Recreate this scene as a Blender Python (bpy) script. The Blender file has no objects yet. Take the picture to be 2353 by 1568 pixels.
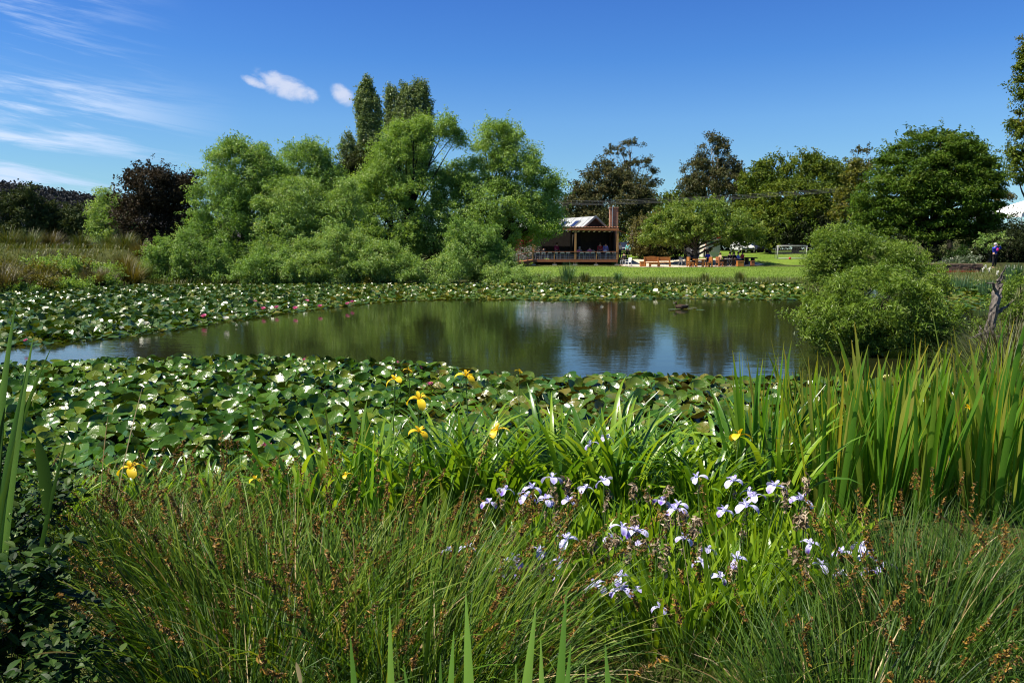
import bpy, math
import numpy as np
from mathutils import Vector, Matrix
R = math.radians
SC = bpy.context.scene
COL = SC.collection
rng = np.random.default_rng(11)

# ------------------------------------------------------------------ camera, sky, sun, exposure
F, CX, CY, HZN, EYE = 28 / 36 * 2352, 1176.0, 784.0, 579.0, 1.7
PITCH = math.atan((CY - HZN) / F)
cam = bpy.data.cameras.new('camera')
camo = bpy.data.objects.new('camera', cam)
COL.objects.link(camo)
camo.location = (0, 0, EYE)
camo.rotation_euler = (math.pi / 2 - PITCH, 0, 0)
cam.lens, cam.sensor_width, cam.clip_start, cam.clip_end = 28, 36, 0.05, 6000
SC.camera = camo

SUN_AZ, SUN_EL = -103.0, 57.0          # degrees from +Y (clockwise), degrees up
W = bpy.data.worlds.new('World')
SC.world = W
W.use_nodes = True


class NT:
    """tiny node-tree writer"""
    def __init__(s, tree):
        s.t = tree
    def n(s, kind, **kw):
        nd = s.t.nodes.new('ShaderNode' + kind)
        for k, v in kw.items():
            setattr(nd, k, v)
        return nd
    def link(s, a, b):
        s.t.links.new(a, b)
    def put(s, sock, v):
        if isinstance(v, bpy.types.NodeSocket):
            s.link(v, sock)
        else:
            sock.default_value = v
    def m(s, op, a, b=0.0, c=0.0, clamp=False):
        nd = s.n('Math', operation=op)
        nd.use_clamp = clamp
        for i, v in enumerate((a, b, c)):
            s.put(nd.inputs[i], v)
        return nd.outputs[0]
    def mix(s, fac, a, b, blend='MIX'):
        nd = s.n('Mix', data_type='RGBA', blend_type=blend)
        s.put(nd.inputs[0], fac)
        for sock, v in ((nd.inputs[6], a), (nd.inputs[7], b)):
            s.put(sock, v if isinstance(v, bpy.types.NodeSocket) else (*v[:3], 1))
        return nd.outputs[2]
    def ramp(s, fac, stops):
        nd = s.n('ValToRGB')
        e = nd.color_ramp.elements
        while len(e) < len(stops):
            e.new(0.5)
        for q, (p, c) in zip(e, stops):
            q.position = p
            q.color = (*c, 1) if len(c) == 3 else c
        s.put(nd.inputs[0], fac)
        return nd.outputs[0]
    def noise(s, vec, scale, detail=3.0, rough=0.55, dist=0.0):
        nd = s.n('TexNoise')
        s.put(nd.inputs['Vector'], vec)
        nd.inputs['Scale'].default_value = scale
        nd.inputs['Detail'].default_value = detail
        nd.inputs['Roughness'].default_value = rough
        nd.inputs['Distortion'].default_value = dist
        return nd.outputs[0]
    def step(s, a, b, x):
        nd = s.n('MapRange', interpolation_type='SMOOTHSTEP')
        s.put(nd.inputs[0], x)
        nd.inputs[1].default_value, nd.inputs[2].default_value = a, b
        return nd.outputs[0]
    def comb(s, x, y, z):
        nd = s.n('CombineXYZ')
        for i, v in enumerate((x, y, z)):
            s.put(nd.inputs[i], v)
        return nd.outputs[0]


def dirpx(px, py):
    u, v = (px - CX) / F, -(py - CY) / F
    d = np.array([u, math.cos(PITCH) + v * math.sin(PITCH), -math.sin(PITCH) + v * math.cos(PITCH)])
    return d / np.linalg.norm(d)


GRADE = [(0, (0.545, 0.84, 1.088)), (0.14, (0.611, 0.924, 1.174)), (0.26, (0.562, 0.925, 1.322)), (0.38, (0.383, 0.792, 1.375)), (0.485, (0.336, 0.713, 1.375)), (1, (0.296, 0.652, 1.305))]


def world_nodes():
    w = NT(W.node_tree)
    bg = W.node_tree.nodes['Background']
    sky = w.n('TexSky', sky_type='NISHITA', sun_disc=False)
    sky.sun_elevation, sky.sun_rotation = R(SUN_EL), R(SUN_AZ)
    sky.air_density, sky.dust_density, sky.ozone_density = 1.0, 0.0, 1.0
    tc = w.n('TexCoord').outputs['Generated']
    sp = w.n('SeparateXYZ')
    w.link(tc, sp.inputs[0])
    az = w.m('ARCTAN2', sp.outputs[0], sp.outputs[1])
    el = w.m('ARCSINE', sp.outputs[2])
    grade = w.ramp(w.m('DIVIDE', el, 0.6), GRADE)
    base = w.mix(1.0, sky.outputs[0], grade, 'MULTIPLY')
    # cirrus streaks, low in the left of the sky
    tilt = w.m('ADD', el, w.m('MULTIPLY', az, 0.10))
    v = w.comb(w.m('MULTIPLY', az, 4.0), w.m('MULTIPLY', tilt, 34.0), 7.1)
    n1 = w.noise(v, 1.0, 6.0, 0.62, 0.5)
    v2 = w.comb(w.m('MULTIPLY', az, 10.0), w.m('MULTIPLY', tilt, 110.0), 4.3)
    n2 = w.noise(v2, 1.0, 5.0, 0.6, 0.8)
    st = w.m('ADD', w.m('MULTIPLY', n1, 0.75), w.m('MULTIPLY', n2, 0.25))
    left = w.step(-0.30, -0.56, az)
    band = w.m('MULTIPLY', w.step(0.205, 0.15, el), w.step(-0.02, 0.05, el))
    hi = w.m('MULTIPLY', w.step(0.43, 0.60, st), w.m('MULTIPLY', left, band))
    left2 = w.step(-0.36, -0.60, az)
    lo = w.m('MULTIPLY', w.step(0.50, 0.66, st), w.m('MULTIPLY', left2, 0.55))
    cir = w.m('ADD', w.m('MULTIPLY', hi, 0.78), lo, clamp=True)
    # two small fair-weather clouds
    puffs = None
    vp = w.comb(w.m('MULTIPLY', az, 42.0), w.m('MULTIPLY', el, 60.0), 1.7)
    np_ = w.noise(vp, 1.0, 5.0, 0.6, 0.3)
    for px, py, rx, ry, sl in ((655, 200, 66, 26, 0.28), (632, 190, 34, 26, 0.1), (690, 214, 40, 20, 0.2), (789, 220, 27, 23, 0.3), (588, 190, 32, 11, 0.3)):
        d = dirpx(px, py)
        a0, e0 = math.atan2(d[0], d[1]), math.asin(d[2])
        da = w.m('SUBTRACT', az, a0)
        de = w.m('ADD', w.m('SUBTRACT', el, e0), w.m('MULTIPLY', da, sl))
        q = w.m('ADD', w.m('POWER', w.m('DIVIDE', da, rx / F), 2.0), w.m('POWER', w.m('DIVIDE', de, ry / F), 2.0))
        g = w.m('SUBTRACT', 1.0, q)
        puffs = g if puffs is None else w.m('MAXIMUM', puffs, g)
    pf = w.step(-0.15, 1.25, w.m('ADD', puffs, w.m('MULTIPLY', w.m('SUBTRACT', np_, 0.5), 2.6)))
    pf = w.m('MULTIPLY', pf, w.step(-0.6, 0.3, puffs))
    c1 = w.mix(cir, base, (6.2, 7.7, 10.2))
    c2 = w.mix(w.m('MULTIPLY', pf, 0.80), c1, (7.4, 7.8, 9.2))
    w.link(c2, bg.inputs[0])
    bg.inputs[1].default_value = 0.05


world_nodes()
sl = bpy.data.lights.new('sun', 'SUN')
sl.energy, sl.angle, sl.color = 5.0, R(0.53), (1.0, 0.93, 0.80)
so = bpy.data.objects.new('sun', sl)
COL.objects.link(so)
_d = Vector((math.sin(R(SUN_AZ)) * math.cos(R(SUN_EL)), math.cos(R(SUN_AZ)) * math.cos(R(SUN_EL)), math.sin(R(SUN_EL))))
so.rotation_euler = (-_d).to_track_quat('-Z', 'Y').to_euler()
SC.view_settings.view_transform = 'Standard'
SC.view_settings.look = 'None'
SC.view_settings.exposure = 1.05
SC.render.engine = 'CYCLES'
cy = SC.cycles
cy.max_bounces, cy.diffuse_bounces, cy.glossy_bounces, cy.transmission_bounces, cy.transparent_max_bounces = 6, 3, 3, 4, 4
cy.use_denoising = True
cy.filter_width = 1.1
cy.caustics_reflective = cy.caustics_refractive = False
cy.sample_clamp_indirect = 4.0

# ------------------------------------------------------------------ helpers
def at(px, py, Y):
    """the point seen at pixel (px, py) of the 2352-wide photograph, Y metres ahead"""
    d = dirpx(px, py)
    k = Y / d[1]
    return np.array([d[0] * k, Y, EYE + d[2] * k])


def on(px, py, z=0.0):
    d = dirpx(px, py)
    k = (z - EYE) / d[2]
    return np.array([d[0] * k, d[1] * k, z])


def ss(a, b, t):
    t = np.clip((np.asarray(t, float) - a) / (b - a), 0, 1)
    return t * t * (3 - 2 * t)


def hz(x, y):
    """terrain height; the pond surface is z = 0"""
    x, y = np.asarray(x, float), np.asarray(y, float)
    ys = np.maximum(y, 0.5)
    r = x / ys
    zf = np.interp(y, [0, 38, 39.4, 42, 60, 80, 84, 88, 100, 130, 200, 400, 900, 3000],
                   [-.7, -.7, .03, .10, .16, .24, .45, .95, 1.6, 2.0, 2.4, 3, 3, 3])
    zg = np.interp(y, [0, 38, 39.4, 41, 50, 57, 58.4, 58.7, 70, 90, 130, 400, 3000],
                   [-.7, -.7, .05, .15, .24, .25, .27, .86, 1.1, 3.4, 4.5, 5, 5])
    zg = zg + np.where((y > 46) & (y < 58.5), .27 * ss(.590, .60, r), 0)
    z = zf + (zg - zf) * ss(.42, .5, r)
    yb = np.interp(x, [-6, -2, 0, 2, 4, 5, 8], [5.5, 5.3, 5.2, 5.4, 6.2, 8.2, 10])
    zn = .13 - .8 * ss(-.9, .4, y - yb) + .03 * np.sin(3.1 * x) * np.cos(2.7 * y) * (y < 6)
    z = np.maximum(z, zn)
    mr = ss(-.4, .9, x - (.60 * y - .3)) * ss(5.5, 8, y)
    z = np.maximum(z, -.7 + mr * .95)
    t = -r
    sh = np.interp(t, [.3, .46, .643, 1.2], [39, 37.8, 30.3, 20])
    mm = ss(-.6, .6, y - sh)
    zm = -.7 + mm * .85 + 1.75 * ss(.5, 8, y - sh) * ss(.36, .50, t) * ss(150, 60, y)
    z = np.maximum(z, np.where(y > 15, zm, -.7))
    return z


def hzf(x, y):
    return float(hz(x, y))


def grid_mesh(name, V, Q, material, attrs=None, parent=None, smooth=False):
    V = np.asarray(V, np.float32).reshape(-1, 3)
    Q = np.asarray(Q, np.int32)
    k = Q.shape[1]
    me = bpy.data.meshes.new(name)
    me.vertices.add(len(V))
    me.vertices.foreach_set('co', V.ravel())
    me.loops.add(Q.size)
    me.loops.foreach_set('vertex_index', Q.ravel())
    me.polygons.add(len(Q))
    me.polygons.foreach_set('loop_start', np.arange(0, Q.size, k, dtype=np.int32))
    me.update(calc_edges=True)
    me.polygons.foreach_set('use_smooth', np.full(len(Q), smooth, dtype=bool))
    for an, av in (attrs or {}).items():
        a = me.attributes.new(an, 'FLOAT', 'POINT')
        a.data.foreach_set('value', np.asarray(av, np.float32).ravel())
    if material is not None:
        me.materials.append(material)
    o = bpy.data.objects.new(name, me)
    COL.objects.link(o)
    o.parent = parent
    return o


def tag(o, label=None, cat=None, group=None, kind=None):
    for k, v in (('label', label), ('category', cat), ('group', group), ('kind', kind)):
        if v:
            o[k] = v
    return o


def empty(name, loc=(0, 0, 0), rz=0.0, label=None, cat=None, group=None):
    o = bpy.data.objects.new(name, None)
    COL.objects.link(o)
    o.location, o.rotation_euler = tuple(loc), (0, 0, rz)
    o.empty_display_size = 0.1
    return tag(o, label, cat, group)


def kids(o):
    return [c for c in SC.objects if c.parent == o]


def copy_tree(o, tree):
    """o with the parts listed in tree ({object: [children]}), meshes shared"""
    c = o.copy()
    COL.objects.link(c)
    for ch in tree.get(o, []):
        d = copy_tree(ch, tree)
        d.parent = c
    return c


class HB:
    """hard-surface builder: collects boxes, beams and tubes into one mesh"""
    def __init__(s):
        s.v, s.f = [], []
    def add(s, vs, fs):
        b = len(s.v)
        s.v += [tuple(v) for v in vs]
        s.f += [tuple(i + b for i in f) for f in fs]
        return s
    def box(s, c, d, rz=0.0, M=None):
        x, y, z = d[0] / 2, d[1] / 2, d[2] / 2
        vs = [Vector(p) for p in ((-x, -y, -z), (x, -y, -z), (x, y, -z), (-x, y, -z), (-x, -y, z), (x, -y, z), (x, y, z), (-x, y, z))]
        m = M if M is not None else Matrix.Rotation(rz, 3, 'Z')
        return s.add([m @ v + Vector(c) for v in vs], [(3, 2, 1, 0), (4, 5, 6, 7), (0, 1, 5, 4), (1, 2, 6, 5), (2, 3, 7, 6), (3, 0, 4, 7)])
    def beam(s, p, q, w, h):
        p, q = Vector(p), Vector(q)
        d = (q - p)
        L = d.length
        d.normalize()
        side = d.cross(Vector((0, 0, 1)))
        if side.length < 1e-4:
            side = Vector((1, 0, 0))
        side.normalize()
        up = side.cross(d)
        m = Matrix((side, d, up)).transposed()
        return s.box((p + q) / 2, (w, L, h), M=m)
    def tube(s, pts, rad, n=8, cap=True):
        V, Q = tube(pts, rad, n)
        b = len(s.v)
        s.v += [tuple(v) for v in V]
        s.f += [tuple(int(i) + b for i in q) for q in Q]
        if cap:
            s.f.append(tuple(b + i for i in reversed(range(n))))
            s.f.append(tuple(b + (len(pts) - 1) * n + i for i in range(n)))
        return s
    def lathe(s, prof, c=(0, 0, 0), n=12):
        return s.tube([(c[0], c[1], c[2] + z) for r, z in prof], [r for r, z in prof], n)
    def build(s, name, material, parent=None, smooth=False, bevel=0.0):
        me = bpy.data.meshes.new(name)
        me.from_pydata(s.v, [], s.f)
        me.update()
        if smooth:
            me.polygons.foreach_set('use_smooth', [True] * len(me.polygons))
        me.materials.append(material)
        o = bpy.data.objects.new(name, me)
        COL.objects.link(o)
        o.parent = parent
        if bevel:
            b = o.modifiers.new('bevel', 'BEVEL')
            b.width, b.segments, b.limit_method = bevel, 2, 'ANGLE'
        return o


def tube(pts, rad, n=6):
    P = np.asarray(pts, float)
    rad = np.broadcast_to(np.asarray(rad, float), (len(P),))
    T = np.gradient(P, axis=0)
    T /= np.linalg.norm(T, axis=1)[:, None] + 1e-9
    ref = np.array([0.31, 0.95, 0.05]) if abs(T[0][2]) > .7 else np.array([0, 0, 1.0])
    A = np.cross(T, ref)
    A /= np.linalg.norm(A, axis=1)[:, None] + 1e-9
    B = np.cross(T, A)
    an = np.linspace(0, 2 * np.pi, n, endpoint=False)
    V = P[:, None] + rad[:, None, None] * (np.cos(an)[None, :, None] * A[:, None] + np.sin(an)[None, :, None] * B[:, None])
    k = len(P)
    i, j = np.meshgrid(np.arange(k - 1), np.arange(n), indexing='ij')
    j2 = (j + 1) % n
    Q = np.stack([i * n + j, i * n + j2, (i + 1) * n + j2, (i + 1) * n + j], -1).reshape(-1, 4)
    return V.reshape(-1, 3), Q


class Bag:
    """collects numpy quad pieces that form one mesh"""
    def __init__(s):
        s.V, s.Q, s.A, s.k = [], [], {}, 0
    def add(s, V, Q, **at_):
        V = np.asarray(V).reshape(-1, 3)
        s.V.append(V)
        s.Q.append(np.asarray(Q) + s.k)
        for n, a in at_.items():
            s.A.setdefault(n, []).append(np.broadcast_to(np.asarray(a, np.float32).ravel(), (len(V),)) if np.size(a) == 1 else np.asarray(a, np.float32).ravel())
        s.k += len(V)
        return s
    def build(s, name, material, parent=None, smooth=False):
        return grid_mesh(name, np.concatenate(s.V), np.concatenate(s.Q), material, {n: np.concatenate(a) for n, a in s.A.items()}, parent, smooth)


PROF = {
    'sword': lambda t: np.minimum(1, .55 + 1.6 * t) * np.clip((1 - t) / .35, 0.02, 1) ** .75,
    'grass': lambda t: np.clip(1 - t, .03, 1) ** .6,
    'stem': lambda t: np.clip(1 - .6 * t, .03, 1),
    'blade': lambda t: np.minimum(1, .7 + 1.0 * t) * np.clip((1 - t) / .30, 0.02, 1) ** .72,
    'ovate': lambda t: np.sin(np.pi * np.clip(t * .93 + .04, 0, 1)) ** .8,
    'petal': lambda t: (.28 + .72 * np.sin(np.pi * np.clip(t * .92 - .08, 0, 1)) ** 1.2) * np.clip((1 - t) / .12, .12, 1),
}


def strips(root, phi, th0, th1, L, Wd, segs=5, pw=1.6, prof='grass', twist=0.0, fold=0.0, r=None):
    """bent tapered blades; returns V, Q, tint, along, edge"""
    r = r or rng
    root = np.asarray(root, float).reshape(-1, 3)
    N = len(root)
    b = lambda a: np.broadcast_to(np.asarray(a, float), (N,))
    phi, th0, th1, L, Wd, twist = b(phi), b(th0), b(th1), b(L), b(Wd), b(twist)
    t = np.linspace(0, 1, segs + 1)
    th = th0[:, None] + (th1 - th0)[:, None] * t[None] ** pw
    d = np.stack([np.sin(th) * np.cos(phi)[:, None], np.sin(th) * np.sin(phi)[:, None], np.cos(th)], -1)
    P = root[:, None] + np.concatenate([np.zeros((N, 1, 3)), np.cumsum((d[:, :-1] + d[:, 1:]) / 2, 1)], 1) * (L / segs)[:, None, None]
    side = np.stack([-np.sin(phi), np.cos(phi), np.zeros(N)], -1)[:, None] * np.ones((1, segs + 1, 1))
    nor = np.cross(d, side)
    ct, st_ = np.cos(twist)[:, None, None], np.sin(twist)[:, None, None]
    side, nor = side * ct + nor * st_, nor * ct - side * st_
    w = (PROF[prof](t)[None] * Wd[:, None] / 2)[..., None]
    cr = [-1, 0, 1] if fold else [-1, 1]
    V = np.stack([P + side * w * c + (nor * w * fold * abs(c) if fold else 0) for c in cr], 2)
    nc = len(cr)
    i = np.arange(N)[:, None, None] * (segs + 1) * nc + np.arange(segs)[None, :, None] * nc + np.arange(nc - 1)[None, None]
    Q = np.stack([i, i + 1, i + nc + 1, i + nc], -1).reshape(-1, 4)
    tint = np.repeat(r.random(N), (segs + 1) * nc)
    along = np.broadcast_to(t[None, :, None], (N, segs + 1, nc)).ravel()
    edge = np.broadcast_to(np.abs(np.array(cr, float))[None, None], (N, segs + 1, nc)).ravel()
    return V.reshape(-1, 3), Q, tint, along, edge


def unit(v):
    return v / (np.linalg.norm(v, axis=-1, keepdims=True) + 1e-9)


def leaves(cen, out, L, Wd, r, up=.35, rnd=.9, droop=0.0, tint=None):
    """leaf quads at cen, facing roughly along out"""
    N = len(cen)
    n = unit(.8 * out + np.array([0, 0, up]) + rnd * r.normal(size=(N, 3)))
    d = r.normal(size=(N, 3)) * .8 + out * .5
    d[:, 2] -= droop
    d = unit(d - n * (d * n).sum(1, keepdims=True))
    s = np.cross(n, d)
    l = (L * r.uniform(.6, 1.25, N))[:, None]
    w = (Wd * r.uniform(.6, 1.2, N))[:, None]
    f = n * w * .25
    V = np.stack([cen - d * l / 2, cen + s * w / 2 + f - d * l * .06, cen + d * l / 2 - f, cen - s * w / 2 + f - d * l * .06], 1)
    Q = np.arange(N * 4).reshape(N, 4)
    tt = r.random(N) if tint is None else tint
    return V.reshape(-1, 3), Q, np.repeat(tt, 4)


def crown_arrays(ells, L, Wd, cover=6.0, cr=.5, dens=.75, r=None, flat=.75, up=.35, rnd=.9, droop=0., surf=.75, cap=200000, hollow=.5, shoots=.5):
    r = r or rng
    C_ = np.array([e[0] for e in ells])
    Rr = np.array([e[1] for e in ells])
    area = np.pi * Rr[:, 0] * Rr[:, 2]
    la = .5 * L * Wd
    per = max(4, int(dens * np.pi * cr * cr / la))
    nc = int(cover * area.sum() / (dens * np.pi * cr * cr)) + 3
    if nc * per > cap:
        per = max(4, cap // nc)
    nn = nc * 12
    k = r.choice(len(ells), nn, p=area / area.sum())
    u = unit(r.normal(size=(nn, 3)))
    rad = np.where(r.random(nn) < surf, r.uniform(.80, 1.04, nn), r.uniform(.3, .85, nn))
    P = C_[k] + u * rad[:, None] * Rr[k]
    q = np.sqrt((((P[:, None] - C_[None]) / Rr[None]) ** 2).sum(-1))
    q[np.arange(len(P)), k] = 9
    ok = (q.min(1) > hollow) | (r.random(len(P)) < .15)
    ok &= ~((u[:, 2] < -.75) & (r.random(len(P)) < .6))
    P, u = P[ok][:nc], u[ok][:nc]
    M = len(P)
    cs = r.uniform(.5, 1.35, M)
    off = r.normal(size=(M, per, 3))
    off = unit(off) * (r.random((M, per, 1)) ** .45)
    cen = P[:, None] + off * np.array([1, 1, flat]) * cr * cs[:, None, None]
    out = unit(.55 * u[:, None] + .7 * unit(off))
    ct = r.random(M)
    tint = np.clip(.55 * r.random((M, per)) + .45 * ct[:, None], 0, 1)
    cen, out, tint = cen.reshape(-1, 3), out.reshape(-1, 3), tint.ravel()
    ns = int(M * shoots)
    if ns:
        k = r.choice(M, ns)
        d = unit(u[k] * .8 + np.array([0, 0, .45]) + .45 * r.normal(size=(ns, 3)))
        nl = 16
        tt = np.linspace(.3, 1, nl)[None, :, None]
        ln = (cr * r.uniform(1.0, 2.3, ns))[:, None, None]
        sp = P[k][:, None] + d[:, None] * ln * tt - np.array([0, 0, 1]) * .22 * ln * tt ** 2 + r.normal(size=(ns, nl, 3)) * L * .35
        cen = np.concatenate([cen, sp.reshape(-1, 3)])
        out = np.concatenate([out, np.repeat(d, nl, 0)])
        tint = np.concatenate([tint, np.clip(np.repeat(r.random(ns), nl) * .6 + .4 * r.random(ns * nl), 0, 1)])
    V, Q, t = leaves(cen, out, L, Wd, r, up, rnd, droop, tint)
    return V, Q, t, P


def limbs(base, top, r0, tips, r, nl=14, n=6, wob=.06):
    """a trunk from base to top with limbs out to some of the points in tips"""
    b = Bag()
    base, top = np.asarray(base, float), np.asarray(top, float)
    Ht = np.linalg.norm(top - base)
    t = np.linspace(0, 1, 7)
    path = base + (top - base) * t[:, None] + np.cumsum(r.normal(size=(7, 3)), 0) * wob * Ht * .25 * np.array([1, 1, 0]) * t[:, None]
    rad = r0 * (1 - .8 * t) * (1 + .5 * np.exp(-t * 14))
    V, Q = tube(path, rad, 8)
    b.add(V, Q)
    for p in tips[r.choice(len(tips), min(nl, len(tips)), replace=False)]:
        hgt = np.clip((p[2] - base[2]) / max(Ht, .1) * r.uniform(.35, .75), .12, .92)
        i = hgt * 6
        s = path[int(i)] + (path[min(int(i) + 1, 6)] - path[int(i)]) * (i - int(i))
        m = (s + p) / 2 + np.array([0, 0, .08 * np.linalg.norm(p - s)]) + r.normal(size=3) * .05 * Ht
        k = np.linspace(0, 1, 6)[:, None]
        pts = (1 - k) ** 2 * s + 2 * k * (1 - k) * m + k * k * p
        rr = r0 * (1 - .8 * hgt) * .55 * (1 - .85 * k[:, 0])
        V, Q = tube(pts, np.maximum(rr, min(.012, r0 * .3)), n - 1)
        b.add(V, Q)
    return b


# ------------------------------------------------------------------ materials
def new_mat(name):
    m = bpy.data.materials.new(name)
    m.use_nodes = True
    m.node_tree.nodes.clear()
    w = NT(m.node_tree)
    out = w.n('OutputMaterial')
    return m, w, out


def attr(w, name):
    return w.n('Attribute', attribute_name=name).outputs['Fac']


def leaf_mat(name, cols, trans=.32, rough=.45, spec=.35, tip=None, tip_at=(.75, 1.0), base=None, tcol=(1.5, 1.35, .45), under=None, ripple=0.0):
    m, w, out = new_mat(name)
    n = len(cols)
    c = w.ramp(attr(w, 'tint'), [(i / (n - 1), q) for i, q in enumerate(cols)])
    if tip:
        al = attr(w, 'along')
        c = w.mix(w.m('MULTIPLY', w.step(tip_at[0], tip_at[1], al), w.m('ADD', .25, attr(w, 'tint'), clamp=True)), c, tip)
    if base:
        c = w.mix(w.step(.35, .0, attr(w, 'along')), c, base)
    if under:
        c = w.mix(w.n('NewGeometry').outputs['Backfacing'], c, under)
    p = w.n('BsdfPrincipled')
    w.link(c, p.inputs['Base Color'])
    p.inputs['Roughness'].default_value = rough
    p.inputs['Specular IOR Level'].default_value = spec
    if ripple:
        bp = w.n('Bump')
        bp.inputs['Strength'].default_value = ripple
        bp.inputs['Distance'].default_value = .012
        pos = w.n('NewGeometry').outputs['Position']
        w.link(w.noise(pos, 24.0, 2, .5, .8), bp.inputs['Height'])
        w.link(bp.outputs[0], p.inputs['Normal'])
    if trans:
        t = w.n('BsdfTranslucent')
        w.link(w.mix(1.0, c, tcol, 'MULTIPLY'), t.inputs['Color'])
        mx = w.n('MixShader')
        mx.inputs[0].default_value = trans
        w.link(p.outputs[0], mx.inputs[1])
        w.link(t.outputs[0], mx.inputs[2])
        w.link(mx.outputs[0], out.inputs[0])
    else:
        w.link(p.outputs[0], out.inputs[0])
    return m


def solid(name, a, b=None, scale=6.0, rough=.7, spec=.3, metal=0.0, bump=0.0, stretch=(1, 1, 1), detail=4.0):
    """two-tone mottled surface"""
    m, w, out = new_mat(name)
    p = w.n('BsdfPrincipled')
    mp = w.n('Mapping')
    w.link(w.n('TexCoord').outputs['Object'], mp.inputs[0])
    mp.inputs['Scale'].default_value = stretch
    nz = w.noise(mp.outputs[0], scale, detail)
    b = b or tuple(x * .7 for x in a)
    w.link(w.ramp(nz, [(.3, b), (.7, a)]), p.inputs['Base Color'])
    p.inputs['Roughness'].default_value = rough
    p.inputs['Specular IOR Level'].default_value = spec
    p.inputs['Metallic'].default_value = metal
    if bump:
        bp = w.n('Bump')
        bp.inputs['Strength'].default_value = bump
        bp.inputs['Distance'].default_value = .02
        w.link(nz, bp.inputs['Height'])
        w.link(bp.outputs[0], p.inputs['Normal'])
    w.link(p.outputs[0], out.inputs[0])
    return m


M = {}
M['willow'] = leaf_mat('willow_leaf', [(0.0682, 0.13, 0.0238), (0.137, 0.254, 0.0476), (0.193, 0.329, 0.0695), (0.363, 0.444, 0.188)], .34)
M['willow_pale'] = leaf_mat('pale_willow_leaf', [(0.0974, 0.172, 0.0377), (0.162, 0.282, 0.0566), (0.239, 0.361, 0.0945), (0.389, 0.463, 0.207)], .34)
M['willow_lime'] = leaf_mat('lime_willow_leaf', [(0.0877, 0.158, 0.025), (0.166, 0.286, 0.0456), (0.233, 0.36, 0.0728), (0.349, 0.466, 0.177)], .36)
M['poplar'] = leaf_mat('poplar_leaf', [(0.0463, 0.0895, 0.0235), (0.111, 0.169, 0.0503), (0.186, 0.25, 0.092), (0.278, 0.338, 0.143)], .22, .4)
M['conifer'] = leaf_mat('conifer_leaf', [(.012, .022, .004), (.03, .042, .006), (.06, .075, .01)], .15, .55, spec=.12)
M['copper'] = leaf_mat('copper_leaf', [(0.0163, 0.0154, 0.0077), (0.03, 0.0253, 0.0132), (0.05, 0.0396, 0.022), (0.0875, 0.066, 0.044)], .12, .5, tcol=(1.2, 1., .5), spec=.08)
M['gum'] = leaf_mat('gum_leaf', [(0.0264, 0.0385, 0.0137), (0.0605, 0.0727, 0.024), (0.104, 0.103, 0.0378), (0.161, 0.128, 0.0515)], .18, .42, tcol=(1.3, 1., .5), spec=.12)
M['wattle'] = leaf_mat('wattle_leaf', [(0.0251, 0.0503, 0.00702), (0.0628, 0.104, 0.0117), (0.116, 0.162, 0.0164), (0.198, 0.215, 0.0234)], .25, .5, spec=.12)
M['yellow'] = leaf_mat('yellow_wattle_leaf', [(.05, .07, .01), (.12, .13, .012), (.22, .20, .02)], .25, .5)
M['fresh'] = leaf_mat('fresh_leaf', [(0.0558, 0.109, 0.0153), (0.111, 0.189, 0.0255), (0.186, 0.261, 0.0447), (0.316, 0.363, 0.102)], .38)
M['golden'] = leaf_mat('golden_leaf', [(.07, .075, .02), (.14, .13, .04), (.22, .20, .075)], .3)
M['deep'] = leaf_mat('deep_green_leaf', [(0.0213, 0.0499, 0.00526), (0.0469, 0.0978, 0.00842), (0.0851, 0.151, 0.0148), (0.149, 0.196, 0.0315)], .28, .45, spec=.12)
M['pondbush'] = leaf_mat('pond_willow_leaf', [(0.0512, 0.105, 0.0103), (0.108, 0.186, 0.0184), (0.166, 0.255, 0.0308), (0.257, 0.329, 0.0718)], .36, .40, .3)
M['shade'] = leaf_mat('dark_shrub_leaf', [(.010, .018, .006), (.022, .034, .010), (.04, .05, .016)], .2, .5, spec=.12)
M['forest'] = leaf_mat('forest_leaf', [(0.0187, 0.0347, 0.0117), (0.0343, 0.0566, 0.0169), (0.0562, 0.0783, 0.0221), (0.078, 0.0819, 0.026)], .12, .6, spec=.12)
M['herb'] = leaf_mat('herb_leaf', [(.05, .06, .008), (.12, .12, .012), (.2, .18, .02)], .3)
M['grey'] = leaf_mat('grey_leaf', [(.16, .16, .15), (.26, .26, .25), (.36, .36, .35)], .2)
M['redflower'] = leaf_mat('rhododendron_petal', [(.02, .03, .01), (.25, .02, .03), (.45, .05, .07)], .2)
M['whiteflower'] = leaf_mat('white_petal', [(.05, .09, .03), (.08, .13, .05), (.16, .2, .12), (.62, .62, .58)], .2)
M['bramble'] = leaf_mat('bramble_leaf', [(0.0072, 0.0204, 0.00364), (0.015, 0.0408, 0.00624), (0.03, 0.068, 0.0104), (0.054, 0.0888, 0.0156)], .22, .5, .15)
M['sword'] = leaf_mat('sword_iris_leaf', [(0.052, 0.154, 0.0165), (0.091, 0.224, 0.022), (0.13, 0.282, 0.0286), (0.221, 0.32, 0.033), (0.286, 0.256, 0.055)], .58, .42, .25, tip=(.36, .28, .03), tip_at=(.86, 1.02))
M['arch'] = leaf_mat('arching_iris_leaf', [(0.0316, 0.0924, 0.0088), (0.0719, 0.172, 0.0132), (0.144, 0.264, 0.0176), (0.245, 0.356, 0.0242)], .42, .28, .5)
M['lime'] = leaf_mat('lime_iris_leaf', [(0.072, 0.161, 0.01), (0.132, 0.241, 0.014), (0.204, 0.333, 0.018), (0.288, 0.414, 0.022)], .48, .32, .45)
M['fore'] = leaf_mat('fresh_sword_leaf', [(.07, .17, .025), (.12, .24, .035), (.18, .31, .05)], .42, .36, .4)
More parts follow.
